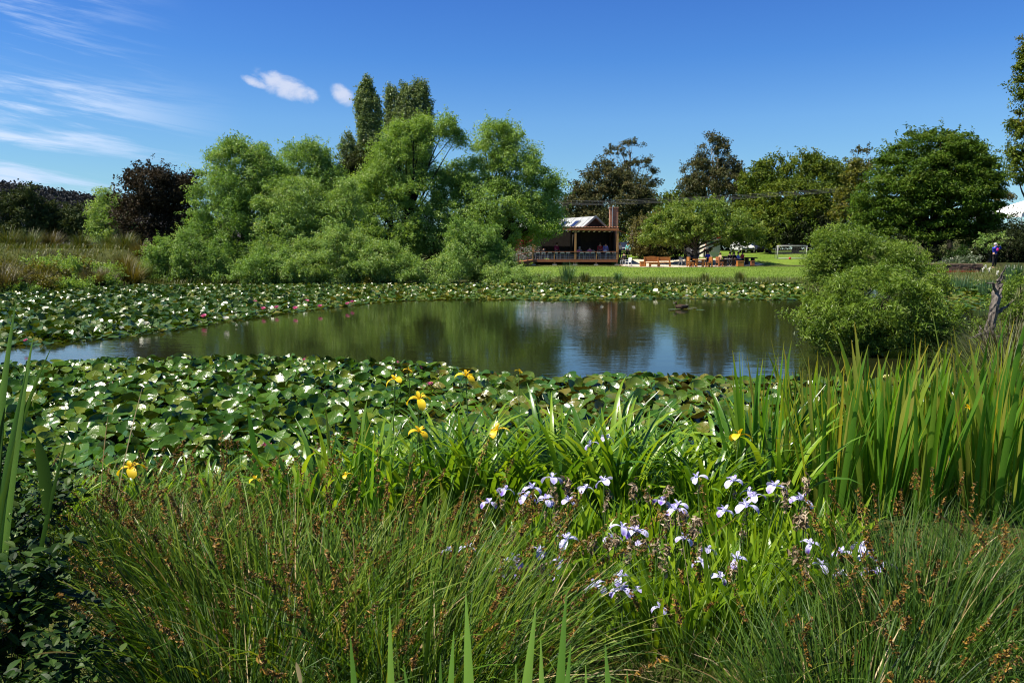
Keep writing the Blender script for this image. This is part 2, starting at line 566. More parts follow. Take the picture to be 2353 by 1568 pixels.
M['sedge'] = leaf_mat('sedge_blade', [(0.0202, 0.0567, 0.00407), (0.0459, 0.108, 0.00676), (0.078, 0.155, 0.0101), (0.12, 0.195, 0.0149), (0.184, 0.226, 0.0271)], .30, .5, .22, base=(.04, .06, .010))
M['sedge_dark'] = leaf_mat('dark_sedge_blade', [(0.0116, 0.0353, 0.00309), (0.0254, 0.0666, 0.00494), (0.045, 0.098, 0.00741), (0.0799, 0.125, 0.0123)], .28, .5, .22)
M['straw'] = leaf_mat('straw_blade', [(.14, .09, .03), (.28, .20, .09), (.42, .34, .18)], .2, .5)
M['seed'] = leaf_mat('seed_head', [(0.0517, 0.0255, 0.0036), (0.147, 0.0766, 0.0096), (0.276, 0.156, 0.0192)], .1, .6)
M['meadow'] = leaf_mat('meadow_grass', [(.026, .048, .008), (.05, .078, .012), (.08, .10, .02), (.14, .13, .042)], .25, .5)
M['tuft_gold'] = leaf_mat('golden_tuft_grass', [(.045, .045, .008), (.09, .08, .012), (.15, .12, .02)], .25, .5)
M['tuft_brown'] = leaf_mat('brown_tuft_grass', [(.04, .042, .016), (.075, .07, .028), (.13, .11, .05)], .25, .5)
M['bankgrass'] = leaf_mat('bank_grass', [(.045, .075, .012), (.08, .12, .02), (.12, .15, .035), (.18, .17, .07)], .3, .5)
M['reedblue'] = leaf_mat('reed_blade', [(.03, .08, .03), (.05, .12, .045), (.09, .16, .07)], .3, .45)
M['lawnblade'] = leaf_mat('lawn_blade', [(0.077, 0.147, 0.012), (0.11, 0.189, 0.0168), (0.143, 0.221, 0.024)], .3, .5)
M['pad'] = leaf_mat('lily_pad', [(0.0223, 0.0646, 0.00245), (0.0347, 0.0902, 0.00326), (0.0557, 0.121, 0.00449), (0.111, 0.138, 0.00612)], .16, .27, .36, under=(.03, .055, .010), ripple=.42)
M['pad_olive'] = leaf_mat('olive_lily_pad', [(0.0246, 0.0748, 0.0063), (0.044, 0.106, 0.00756), (0.0748, 0.114, 0.0101), (0.123, 0.106, 0.0113)], .18, .27, .38, under=(.06, .055, .012), ripple=.42)
M['pad_far'] = leaf_mat('far_lily_pad', [(0.0149, 0.0405, 0.00286), (0.0279, 0.0688, 0.00428), (0.0464, 0.0891, 0.00619), (0.0836, 0.113, 0.00952), (0.185, 0.17, 0.0286)], .15, .30, .34)
M['pinkpetal'] = leaf_mat('pink_petal', [(.55, .10, .22), (.68, .20, .34), (.75, .36, .46)], .25, .5, tcol=(1, .8, .9))
M['whitepetal'] = leaf_mat('white_lily_petal', [(.72, .70, .62), (.8, .78, .72)], .25, .5, tcol=(1, 1, .9))
M['lemonpetal'] = leaf_mat('lemon_lily_petal', [(.72, .68, .30), (.8, .76, .42)], .25, .5, tcol=(1, 1, .7))
M['stamen'] = leaf_mat('lily_stamen', [(.6, .42, .05), (.75, .55, .10)], .1, .5)
M['yellowpetal'] = leaf_mat('yellow_iris_petal', [(.62, .42, .010), (.75, .55, .015)], .3, .45, tcol=(1.1, 1, .4))
M['spent'] = leaf_mat('withered_petal', [(.10, .065, .03), (.26, .19, .11), (.42, .34, .25)], .2, .6)
M['bud'] = leaf_mat('bud_green', [(.10, .16, .03), (.2, .26, .06)], .2, .5)


def lilac_mat():
    m, w, out = new_mat('lilac_iris_petal')
    al, ed = attr(w, 'along'), attr(w, 'edge')
    f = w.m('MULTIPLY', w.step(.35, .85, al), w.m('SUBTRACT', 1.05, w.m('MULTIPLY', ed, .85)), clamp=True)
    f = w.m('MULTIPLY', f, w.m('ADD', .15, w.m('MULTIPLY', attr(w, 'tint'), 1.1)), clamp=True)
    c = w.mix(f, (.60, .60, .80), (.15, .05, .50))
    p = w.n('BsdfPrincipled')
    w.link(c, p.inputs['Base Color'])
    p.inputs['Roughness'].default_value = .5
    t = w.n('BsdfTranslucent')
    w.link(c, t.inputs['Color'])
    mx = w.n('MixShader')
    mx.inputs[0].default_value = .3
    w.link(p.outputs[0], mx.inputs[1])
    w.link(t.outputs[0], mx.inputs[2])
    w.link(mx.outputs[0], out.inputs[0])
    return m


M['lilac'] = lilac_mat()
M['bark'] = solid('bark', (.10, .085, .065), (.035, .028, .02), 5, .9, .1, bump=.5, stretch=(1, 1, .3))
M['bark_dark'] = solid('dark_bark', (.04, .033, .025), (.015, .012, .01), 5, .9, .1, bump=.5, stretch=(1, 1, .3))
M['bark_pale'] = solid('pale_bark', (.42, .37, .31), (.20, .16, .13), 2, .8, .1, bump=.3, stretch=(1, 1, .4))
M['deadwood'] = solid('weathered_wood', (.20, .175, .15), (.04, .033, .027), 7, .9, .1, bump=.9, stretch=(3, 3, .5), detail=7)
M['stem'] = solid('green_stem', (.06, .12, .02), (.04, .08, .015), 20, .5, .3)
M['drystem'] = solid('dry_stem', (.36, .28, .16), (.22, .16, .08), 20, .7, .2)
# ------------------------------------------------------------------ the setting
def ground_mat():
    m, w, out = new_mat('ground_soil')
    pos = w.n('NewGeometry').outputs['Position']
    n1, n2 = w.noise(pos, .35, 5), w.noise(pos, 3.0, 6)
    c1 = w.ramp(n2, [(.3, (.018, .016, .008)), (.55, (.035, .042, .012)), (.75, (.07, .075, .02))])
    c2 = w.ramp(n2, [(.3, (.04, .05, .012)), (.7, (.09, .10, .025))])
    p = w.n('BsdfPrincipled')
    w.link(w.mix(w.step(.42, .6, n1), c1, c2), p.inputs['Base Color'])
    p.inputs['Roughness'].default_value = .95
    p.inputs['Specular IOR Level'].default_value = .1
    w.link(p.outputs[0], out.inputs[0])
    return m


def sheet(name, material, us, ys, hfun, grow=8.0):
    U, Yg = np.meshgrid(us, ys)
    X = U * (np.maximum(Yg, 0) + grow)
    V = np.stack([X, Yg, hfun(X, Yg)], -1)
    a, b = V.shape[:2]
    i, j = np.meshgrid(np.arange(a - 1), np.arange(b - 1), indexing='ij')
    Q = np.stack([i * b + j, i * b + j + 1, (i + 1) * b + j + 1, (i + 1) * b + j], -1).reshape(-1, 4)
    return tag(grid_mesh(name, V, Q, material, smooth=True), kind='structure')


sheet('ground', ground_mat(), np.linspace(-1.5, 1.5, 241),
      np.concatenate([np.linspace(-8, 12, 81), np.linspace(12.3, 60, 140), np.geomspace(61, 2600, 60)]), hz)


def water_mat():
    m, w, out = new_mat('pond_water')
    pos = w.n('NewGeometry').outputs['Position']
    mp = w.n('Mapping')
    w.link(pos, mp.inputs[0])
    mp.inputs['Scale'].default_value = (.75, 1.5, 1)
    a = w.noise(mp.outputs[0], 5.0, 3, .5)
    b = w.noise(mp.outputs[0], 1.1, 2, .5)
    patch = w.step(.40, .62, w.noise(pos, .16, 2))
    h = w.m('ADD', w.m('MULTIPLY', a, w.m('ADD', .35, patch)), w.m('MULTIPLY', b, .8))
    bp = w.n('Bump')
    bp.inputs['Strength'].default_value = .10
    bp.inputs['Distance'].default_value = .028
    w.link(h, bp.inputs['Height'])
    p = w.n('BsdfPrincipled')
    p.inputs['Base Color'].default_value = (.013, .016, .005, 1)
    p.inputs['Roughness'].default_value = .05
    p.inputs['IOR'].default_value = 1.33
    p.inputs['Specular IOR Level'].default_value = .62
    w.link(bp.outputs[0], p.inputs['Normal'])
    w.link(p.outputs[0], out.inputs[0])
    return m


tag(grid_mesh('pond_water', [(-45, 3.2, 0), (45, 3.2, 0), (45, 47, 0), (-45, 47, 0)], [[0, 1, 2, 3]], water_mat()), kind='structure')


def lawn_mat():
    m, w, out = new_mat('mown_lawn')
    pos = w.n('NewGeometry').outputs['Position']
    n1, n2 = w.noise(pos, .22, 4), w.noise(pos, 5.0, 4)
    c = w.mix(w.step(.35, .65, n1), (.085, .145, .013), (.13, .19, .022))
    c = w.mix(w.m('MULTIPLY', w.step(.4, .7, n2), .5), c, (.06, .105, .012))
    c = w.mix(w.m('MULTIPLY', w.step(.56, .70, w.noise(pos, .5, 5)), .6), c, (.15, .15, .04))
    p = w.n('BsdfPrincipled')
    w.link(c, p.inputs['Base Color'])
    p.inputs['Roughness'].default_value = .9
    p.inputs['Specular IOR Level'].default_value = .1
    w.link(p.outputs[0], out.inputs[0])
    return m


sheet('lawn', lawn_mat(), np.linspace(-.035, .395, 60), np.linspace(43, 118, 90), lambda x, y: hz(x, y) + .02, 0.0)
lb = 26000
yy = rng.uniform(41.5, 96, lb)
xx = rng.uniform(-.03, .39, lb) * yy
V, Q, ti, al, ed = strips(np.stack([xx, yy, hz(xx, yy)], -1), rng.uniform(0, 6.28, lb), .1, .9, rng.uniform(.06, .14, lb), .03, 2)
tag(grid_mesh('lawn_grass', V, Q, M['lawnblade'], {'tint': ti, 'along': al}), kind='stuff')


# the pale paved terrace under the patio tree
def patch(name, pts, dz, material):
    P = np.array([(x, y, hzf(x, y) + dz) for x, y in pts])
    c = P.mean(0)
    c[2] = hzf(c[0], c[1]) + dz
    n = len(P)
    V, Q = [], []
    ks = 6
    for k in range(ks + 1):
        q = c + (P - c) * (k / ks)
        q[:, 2] = hz(q[:, 0], q[:, 1]) + dz
        V.append(q)
    for k in range(ks):
        for j in range(n):
            Q.append((k * n + j, (k + 1) * n + j, (k + 1) * n + (j + 1) % n, k * n + (j + 1) % n))
    return tag(grid_mesh(name, np.concatenate(V), Q, material, smooth=True), kind='structure')


M['gravel'] = solid('pale_paving', (.50, .44, .34), (.36, .31, .24), 3, .95, .1, bump=.3)
xp = lambda px, Y: float(at(px, 600, Y)[0])
patch('patio_paving', [(xp(1432, 79), 80.5), (xp(1450, 77), 78.0), (xp(1500, 76), 76.6), (xp(1560, 76), 76.4), (xp(1620, 76), 77.0), (xp(1690, 78), 79.0), (xp(1745, 81), 81.3), (xp(1757, 83), 83.0), (xp(1735, 85), 85.5), (xp(1650, 88), 88), (xp(1500, 88), 88), (xp(1430, 87), 87)], .05, M['gravel'])


# wooded hill far behind on the left
def hill():
    px = np.array([-900, -300, 0, 60, 130, 215, 330, 500, 800, 1300])
    top = np.array([455, 446, 446, 448, 456, 471, 488, 515, 550, 585])
    Yh = 560.
    xs = np.array([at(p, 500, Yh)[0] for p in px])
    zs = np.array([at(1176, t, Yh)[2] for t in top])
    gx, gy = np.meshgrid(np.linspace(xs[0], xs[-1], 160), np.linspace(0, 1, 40))
    zt = np.interp(gx, xs, zs)
    nz = np.sin(gx * .09 + gy * 13) * 1.5 + np.sin(gx * .033 + 2) * 2 + np.sin(gx * .21 + gy * 31) * .8
    Z = 2.5 + (zt - 2.5) * np.sin(gy * math.pi * .5) ** .9 + nz * gy
    Yg = 260 + (Yh - 260) * gy + 0 * gx
    V = np.stack([gx, Yg, Z], -1)
    # the far side of the hill comes down again
    back = np.stack([gx[:, :], 2 * Yh - Yg, Z * 1.0], -1)[::-1][1:]
    V = np.concatenate([V, back])
    a, b = V.shape[:2]
    i, j = np.meshgrid(np.arange(a - 1), np.arange(b - 1), indexing='ij')
    Q = np.stack([i * b + j, i * b + j + 1, (i + 1) * b + j + 1, (i + 1) * b + j], -1).reshape(-1, 4)
    tag(grid_mesh('hill', V, Q, solid('hill_ground', (.05, .045, .04), (.025, .022, .022), .05, .95, .1), smooth=True), kind='structure')
    n = 9000
    a_, b_ = rng.random(n) ** .6, rng.uniform(-.2, .62, n)
    X = xs[0] + (xs[-1] - xs[0]) * (b_ * .5 + .33)
    Yv = 260 + (Yh - 260) * a_
    Zv = 2.5 + (np.interp(X, xs, zs) - 2.5) * np.sin(a_ * math.pi * .5) ** .9 + rng.uniform(0, 5, n)
    cen = np.repeat(np.stack([X, Yv, Zv], -1), 9, 0) + rng.normal(size=(n * 9, 3)) * 1.5
    V, Q, t = leaves(cen, unit(rng.normal(size=(n * 9, 3)) + np.array([0, -.4, .4])), 2.4, 1.5, rng)
    tag(grid_mesh('hill_forest', V, Q, leaf_mat('hill_forest_leaf', [(.022, .026, .03), (.034, .037, .04), (.05, .048, .046)], .05, .8, .1), {'tint': t}), kind='stuff')


hill()


# ------------------------------------------------------------------ trees and shrubs
def plant(name, label, cat, Y, base, ells, leaf, bark='bark', L=.17, Wd=.06, cr=.55, cover=6.1, nl=14, r0=.16, group=None, lim=True, seed=0, top=None, zb=None, **kw):
    r = np.random.default_rng(abs(hash((len(label), int(Y * 10), int(base)))) % 100000 + seed)
    E = []
    for e in ells:
        y_ = Y + (e[4] if len(e) > 4 else 0)
        c = at(e[0], e[1], y_)
        rx, rz = e[2] * y_ / F, e[3] * y_ / F
        E.append((c, np.array([rx, min(rx, 2.2 * rz) * .85, rz])))
    bx = float(at(base, 600, Y)[0])
    z0 = (hzf(bx, Y) if zb is None else zb) - .1
    root = empty(name, (bx, Y, z0), 0, label, cat, group)
    loc = np.array([bx, Y, z0])
    ovate = kw.pop('ovate', False)
    V, Q, t, P = crown_arrays(E, L, Wd, cover, cr, r=r, **kw)
    if ovate:
        cen = V.reshape(-1, 4, 3).mean(1)
        n_ = len(cen)
        th = r.uniform(.6, 2.0, n_)
        V, Q, t, al_, ed_ = strips(cen, r.uniform(0, 6.28, n_), th, th + r.uniform(.1, .7, n_), L * r.uniform(.6, 1.3, n_), Wd * r.uniform(.8, 1.1, n_), 4, 1.0, 'ovate', r.normal(0, .4, n_), .25, r)
    grid_mesh('crown', V - loc, Q, M[leaf], {'tint': t}, root)
    if lim:
        cm = P.mean(0)
        tp = at(top[0], top[1], Y) if top else np.array([cm[0], cm[1], P[:, 2].min() * .35 + P[:, 2].max() * .65])
        b = limbs(np.array([bx, Y, z0]), tp, r0, P, r, nl)
        b.V = [v - loc for v in b.V]
        b.build('trunk', M[bark], root, True)
    return root


TW = dict(cat='tree')
WG = 'willows massed along the far bank'
plant('willow_tree', 'pale green willow at the edge of the meadow, left of the dark copper tree', 'tree', 60, 250,
      [(245, 476, 34, 44), (262, 528, 44, 40), (228, 528, 20, 36), (296, 556, 36, 22)], 'willow_pale', L=.2, Wd=.07, cr=.6, r0=.14)
plant('copper_tree', 'dark purple-brown leaved tree between the meadow and the willows', 'tree', 57, 355,
      [(350, 436, 72, 46), (315, 500, 56, 58), (398, 430, 46, 40), (390, 500, 60, 62), (340, 410, 32, 26), (428, 460, 20, 48), (345, 545, 62, 30), (425, 410, 22, 14)], 'copper', 'bark_dark', L=.22, Wd=.12, cr=.7, r0=.25)
plant('willow_tree', 'big rounded willow at the left end of the bank, beside the copper tree', 'tree', 44, 560,
      [(545, 405, 84, 72), (505, 490, 66, 86), (585, 500, 90, 80), (482, 565, 52, 60), (560, 350, 52, 26), (620, 420, 50, 60), (540, 600, 90, 40), (610, 500, 60, 70)], 'willow', L=.17, Wd=.055, cr=.55, group=WG, r0=.22, nl=18)
plant('willow_tree', 'willow with a ragged top standing behind the rounded willow, left of the poplars', 'tree', 48, 715,
      [(705, 380, 56, 52), (700, 450, 78, 62), (745, 410, 36, 52), (770, 470, 44, 64), (700, 345, 34, 24), (650, 430, 40, 50)], 'willow', L=.18, Wd=.06, cr=.55, group=WG, r0=.18)
plant('willow_tree', 'silvery low willow in front of the ragged-topped one', 'tree', 42.5, 700,
      [(690, 475, 66, 66), (660, 545, 80, 56), (745, 525, 62, 60), (790, 470, 40, 60), (640, 480, 50, 60), (700, 590, 110, 40)], 'willow_pale', L=.16, Wd=.055, cr=.5, group=WG, r0=.16)
plant('willow_tree', 'leaning airy willow with bare dark limbs and a thin spray reaching right, before the poplars', 'tree', 46, 905,
      [(925, 350, 62, 62), (985, 306, 36, 34, 0), (1030, 292, 36, 22), (1052, 318, 16, 22), (870, 440, 72, 58), (950, 440, 76, 56), (890, 520, 96, 66), (960, 300, 24, 30), (845, 440, 50, 50), (900, 400, 60, 60), (880, 560, 110, 50), (1000, 520, 60, 60)], 'willow_lime', 'bark_dark',
      L=.17, Wd=.055, cr=.5, cover=5.2, group=WG, r0=.2, nl=34, top=(990, 350))
plant('willow_tree', 'broad willow spreading over the left corner of the cafe', 'tree', 47, 1130,
      [(1135, 326, 52, 40), (1180, 390, 66, 62), (1100, 418, 66, 50), (1130, 480, 108, 66), (1228, 440, 58, 56), (1195, 520, 90, 46), (1050, 470, 58, 66), (1255, 470, 36, 46), (1170, 312, 28, 22), (1060, 560, 80, 50), (1040, 420, 40, 50), (1240, 500, 50, 50)], 'willow_lime', 'bark_dark',
      L=.17, Wd=.06, cr=.55, cover=5.61, group=WG, r0=.24, nl=30)
SG = 'shrubs along the foot of the willows'
for lab, Y, base, ells, lf in (
        ('upright bright green shrub at the meadow end of the willow bank', 40.6, 380, [(372, 580, 30, 38), (385, 612, 54, 46), (348, 622, 24, 34)], 'willow'),
        ('green shrub under the big rounded willow, by the dark gap', 40.2, 450, [(450, 605, 52, 56), (480, 638, 34, 26), (430, 570, 30, 40), (500, 590, 30, 40)], 'willow'),
        ('low mound of feathery green shrub right of the dark gap', 39.9, 590, [(565, 630, 66, 30), (620, 615, 56, 44), (660, 640, 50, 24), (540, 645, 34, 16)], 'willow'),
        ('widest yellow-green shrub sloping to the lilies, in the middle of the bank', 40.3, 770, [(745, 592, 90, 46), (855, 600, 80, 46), (700, 622, 84, 38), (800, 632, 130, 28), (780, 560, 50, 36), (900, 625, 60, 30), (680, 585, 40, 34)], 'willow_pale'),
        ('small ochre-green shrub at the water under the yellow-green mound', 39.6, 850, [(850, 648, 44, 14)], 'herb'),
        ('grey-green shrub at the water right of the ochre one', 39.7, 1005, [(1000, 628, 66, 34), (950, 640, 60, 22), (1040, 600, 34, 40), (930, 615, 36, 30)], 'willow_pale'),
        ('glossy shrub under the broad willow, left of the deck ramp', 41.5, 1100, [(1090, 580, 58, 56), (1120, 620, 52, 36), (1152, 600, 28, 30), (1060, 540, 36, 40), (1130, 550, 30, 36)], 'willow'),
        ('straggly olive shrub at the water before the deck', 40.0, 1175, [(1165, 636, 62, 22), (1230, 642, 40, 14)], 'willow_pale'),
        ):
    plant('bank_shrub', lab, 'shrub', Y, base, ells, lf, L=.13, Wd=.045, cr=.36, cover=5.4, r0=.06, group=SG, nl=10, shoots=.9)
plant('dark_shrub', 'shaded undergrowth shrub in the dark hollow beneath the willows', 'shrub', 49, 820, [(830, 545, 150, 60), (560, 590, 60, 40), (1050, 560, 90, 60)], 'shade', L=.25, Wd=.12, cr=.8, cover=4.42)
plant('poplar_tree', 'tallest slender grey-green poplar, the left one of the pair', 'tree', 75, 850,
      [(846, 196, 7, 24), (841, 225, 12, 44), (850, 280, 27, 70), (852, 350, 34, 70), (800, 345, 17, 40), (832, 250, 15, 46), (860, 400, 36, 50)], 'poplar', L=.19, Wd=.115, cr=.34, cover=9, hollow=.3, shoots=.15, flat=1.7, up=.6, r0=.3, group='poplars behind the willows', nl=10)
plant('poplar_tree', 'broader poplar with several spires, the right one of the pair', 'tree', 78, 940,
      [(905, 275, 22, 66), (938, 245, 22, 46), (964, 245, 20, 52), (940, 320, 52, 76), (984, 290, 12, 58), (958, 203, 7, 20), (893, 222, 7, 26), (928, 210, 7, 22), (975, 215, 7, 24)], 'poplar', L=.19, Wd=.115, cr=.34, cover=9, hollow=.3, shoots=.15, flat=1.7, up=.6, r0=.34, group='poplars behind the willows', nl=10)
plant('conifer_tree', 'dark olive conifer at the foot of the left poplar', 'tree', 70, 838,
      [(838, 380, 46, 34), (868, 368, 26, 26), (800, 398, 26, 24), (850, 410, 60, 30)], 'conifer', 'bark_dark', L=.34, Wd=.12, cr=.6, flat=.35, cover=6.8, r0=.2)
plant('gum_tree', 'dense bronze-leaved gum tree rising behind the chimney', 'tree', 108, 1408,
      [(1362, 428, 48, 32), (1405, 402, 40, 26), (1345, 466, 42, 34), (1440, 432, 46, 34), (1405, 470, 84, 36), (1378, 384, 24, 13), (1470, 462, 40, 26), (1400, 510, 100, 36)], 'gum', 'bark_pale', L=.42, Wd=.17, cr=.95, cover=5.78, r0=.35, nl=22)
plant('gum_tree', 'thin gum tree with bare branches and sparse tufts against the sky, above the chimney', 'tree', 120, 1452,
      [(1442, 327, 22, 6), (1415, 345, 19, 7), (1396, 350, 9, 6), (1472, 334, 8, 8), (1478, 374, 18, 8), (1498, 394, 14, 7), (1452, 378, 20, 10), (1506, 420, 12, 8), (1440, 352, 13, 5), (1430, 400, 26, 12), (1480, 420, 24, 12)], 'gum', 'bark_pale',
      L=.36, Wd=.12, cr=.6, cover=4.25, r0=.3, nl=44, top=(1450, 350))
plant('gum_tree', 'tall round-headed gum tree with pale limbs behind the patio tree', 'tree', 118, 1640,
      [(1640, 322, 14, 11), (1612, 337, 10, 7), (1656, 345, 20, 14), (1624, 370, 32, 20), (1600, 396, 32, 26), (1668, 386, 32, 26), (1640, 418, 66, 30), (1588, 428, 28, 22), (1692, 396, 20, 16), (1640, 440, 74, 24), (1660, 330, 10, 9)], 'gum', 'bark_pale',
      L=.40, Wd=.15, cr=.8, cover=5.1, r0=.4, nl=36)
WT = 'wattles behind the lawn'
plant('wattle_tree', 'olive wattle right of the round-headed gum', 'tree', 106, 1745, [(1742, 420, 42, 40), (1775, 396, 40, 34), (1735, 470, 44, 44), (1770, 450, 50, 40)], 'wattle', 'bark_dark', L=.42, Wd=.2, cr=.95, cover=6.12, r0=.3, group=WT)
plant('wattle_tree', 'dark tall wattle with a domed top under the wires', 'tree', 110, 1880, [(1882, 376, 34, 26), (1848, 384, 32, 24), (1908, 400, 36, 30), (1865, 424, 56, 40), (1925, 420, 24, 30), (1830, 372, 14, 12)], 'wattle', 'bark_dark', L=.42, Wd=.2, cr=.95, cover=6.12, r0=.3, group=WT)
plant('wattle_tree', 'lower spreading wattle between the two taller ones', 'tree', 101, 1825, [(1815, 462, 70, 44), (1890, 466, 52, 44), (1800, 505, 80, 36)], 'wattle', 'bark_dark', L=.42, Wd=.2, cr=.95, cover=5.78, r0=.3, group=WT)
plant('wattle_tree', 'wattle covered in yellow blossom at the left edge of the big round tree', 'tree', 92, 1960, [(1962, 412, 16, 44), (1944, 446, 20, 36), (1926, 482, 16, 26), (1975, 385, 14, 18)], 'yellow', 'bark_dark', L=.36, Wd=.18, cr=.6, cover=5.44, r0=.2)
plant('wattle_tree', 'yellow-topped tree just showing above the big round tree', 'tree', 78, 2180, [(2180, 322, 26, 14), (2180, 380, 40, 40)], 'yellow', 'bark_dark', L=.34, Wd=.18, cr=.6, cover=4.42, r0=.2)
plant('gum_tree', 'faint thin-topped gum showing above the wattles', 'tree', 150, 1985, [(1986, 346, 20, 13), (1952, 378, 14, 10), (1985, 390, 30, 20)], 'gum', 'bark_pale', L=.5, Wd=.2, cr=.9, cover=4.08, r0=.3)
plant('round_tree', 'huge dark green round-headed tree above the garden bed', 'tree', 66, 2140,
      [(2130, 395, 112, 82), (2070, 450, 104, 76), (2200, 425, 92, 86), (2150, 335, 70, 36), (2232, 365, 50, 34), (2035, 490, 66, 60), (2100, 520, 104, 50), (2222, 515, 66, 52), (2170, 465, 120, 72), (2265, 420, 34, 50), (2100, 325, 34, 18)], 'deep', 'bark_dark',
      L=.27, Wd=.12, cr=.85, cover=6.12, flat=.38, r0=.5, nl=26, rnd=.75, up=.6)
gum_r = plant('gum_tree', 'tall blossoming gum cut by the right edge of the photo', 'tree', 44, 2440,
      [(2354, 120, 14, 40), (2350, 170, 16, 30), (2345, 390, 30, 26), (2368, 200, 26, 46), (2380, 150, 26, 60), (2350, 215, 10, 14), (2362, 290, 26, 30), (2338, 300, 20, 20), (2352, 350, 34, 30), (2335, 360, 20, 16), (2366, 410, 24, 22), (2420, 250, 50, 100), (2350, 250, 12, 12)], 'wattle', 'bark_dark', L=.19, Wd=.08, cr=.45, cover=4.42, r0=.3, nl=26)
_e = [(at(x_, y_, 44), np.array([w_, w_ * .8, h_]) * 44 / F) for x_, y_, w_, h_ in ((2352, 115, 14, 40), (2360, 170, 24, 40), (2345, 215, 14, 14), (2350, 270, 20, 20), (2352, 320, 22, 16))]
_V, _Q, _t, _P = crown_arrays(_e, .11, .09, 1.6, .3, r=np.random.default_rng(77), shoots=0)
grid_mesh('blossom', _V - np.array(gum_r.location), _Q, M['yellow'], {'tint': _t}, gum_r)
plant('gum_tree', 'small flat-topped gum by the white marquee', 'tree', 108, 2290, [(2298, 452, 26, 9), (2282, 470, 16, 12), (2310, 446, 12, 6)], 'gum', 'bark_pale', L=.4, Wd=.16, cr=.6, cover=4.42, r0=.16, nl=10)
plant('dark_shrub', 'dark brownish shrub mass behind the photographer in blue', 'shrub', 62, 2310, [(2310, 570, 62, 40), (2355, 560, 46, 56), (2262, 590, 36, 24)], 'shade', 'bark_dark', L=.2, Wd=.09, cr=.5, cover=5.78)
plant('flowering_shrub', 'shrub with cream flower heads between the dark shrub and the big tree', 'shrub', 61, 2272, [(2272, 558, 24, 20), (2292, 545, 14, 8)], 'willow_pale', L=.16, Wd=.08, cr=.3, cover=3.4)
plant('garden_shrub', 'brown-green shrub under the right side of the big round tree', 'shrub', 63, 2230, [(2240, 592, 40, 20), (2150, 590, 40, 22)], 'shade', L=.18, Wd=.08, cr=.4, cover=4.76)
plant('flowering_plant', 'clump of yellow day lilies under the big round tree', 'flowers', 61, 2205, [(2206, 592, 20, 20)], 'bramble', L=.4, Wd=.06, cr=.4, cover=5.1, lim=False)
plant('flowering_plant', 'drift of small white flowers along the garden lawn', 'flowers', 60, 2180, [(2150, 606, 40, 5), (2200, 600, 30, 8), (2228, 598, 26, 12)], 'whiteflower', L=.10, Wd=.07, cr=.25, cover=3.74, lim=False)
plant('patio_tree', 'spreading fresh green tree shading the patio tables', 'tree', 83, 1597,
      [(1600, 488, 78, 30), (1540, 522, 58, 36), (1655, 516, 82, 36), (1600, 536, 96, 30), (1712, 534, 40, 26), (1520, 548, 46, 18), (1690, 556, 50, 10)], 'fresh', 'bark', L=.27, Wd=.12, cr=.7, flat=.5, cover=5.78, r0=.26, nl=24, hollow=.5)
plant('golden_bush', 'golden-green bush between the deck and the patio tree', 'shrub', 88, 1490, [(1482, 530, 28, 34), (1500, 560, 38, 40), (1466, 562, 18, 32), (1520, 520, 24, 30)], 'golden', L=.26, Wd=.12, cr=.55, cover=6.12)
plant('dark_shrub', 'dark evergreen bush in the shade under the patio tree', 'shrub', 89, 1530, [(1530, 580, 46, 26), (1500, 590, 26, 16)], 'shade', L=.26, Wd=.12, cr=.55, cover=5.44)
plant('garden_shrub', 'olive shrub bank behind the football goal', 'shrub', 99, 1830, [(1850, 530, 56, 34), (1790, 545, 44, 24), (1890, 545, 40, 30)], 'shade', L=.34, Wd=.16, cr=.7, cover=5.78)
plant('garden_shrub', 'fresher green shrub by the white car at the top of the lawn', 'shrub', 98, 1770, [(1770, 552, 34, 20), (1745, 540, 20, 20)], 'wattle', L=.34, Wd=.16, cr=.6, cover=5.44)
plant('garden_shrub', 'grey silver-leaved shrub at the end of the deck ramp', 'shrub', 84, 1208, [(1212, 584, 26, 16), (1195, 596, 16, 10)], 'grey', L=.16, Wd=.08, cr=.35, cover=5.1)
plant('rhododendron', 'red flowering rhododendron left of the deck', 'shrub', 86, 1205, [(1203, 552, 20, 12), (1210, 566, 22, 16)], 'redflower', L=.22, Wd=.13, cr=.35, cover=5.1)
BG = 'dark trees closing the view behind the cafe and lawn'
for lab, Y, base, ells, lf in (
        ('dark tree behind the left end of the cafe roof', 125, 1300, [(1300, 500, 60, 40), (1270, 545, 90, 50), (1200, 560, 70, 40)], 'forest'),
        ('dark tree between the chimney and the patio tree', 128, 1540, [(1530, 500, 70, 44), (1520, 460, 40, 16), (1480, 550, 90, 44), (1560, 560, 70, 36)], 'wattle'),
        ('light-topped tree showing under the wires left of the round-headed gum', 126, 1560, [(1570, 462, 24, 20), (1610, 470, 50, 24)], 'wattle'),
        ('dark tree filling in under the olive wattle', 124, 1700, [(1690, 500, 70, 50), (1660, 550, 90, 40), (1740, 555, 70, 34)], 'forest'),
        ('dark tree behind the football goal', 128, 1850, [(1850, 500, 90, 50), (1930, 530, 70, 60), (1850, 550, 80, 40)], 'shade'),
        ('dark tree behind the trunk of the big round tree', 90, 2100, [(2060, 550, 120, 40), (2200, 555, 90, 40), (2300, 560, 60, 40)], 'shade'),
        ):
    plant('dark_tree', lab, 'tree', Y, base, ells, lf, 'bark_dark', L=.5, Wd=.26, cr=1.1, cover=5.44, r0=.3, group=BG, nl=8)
BF = 'bush trees beyond the meadow'
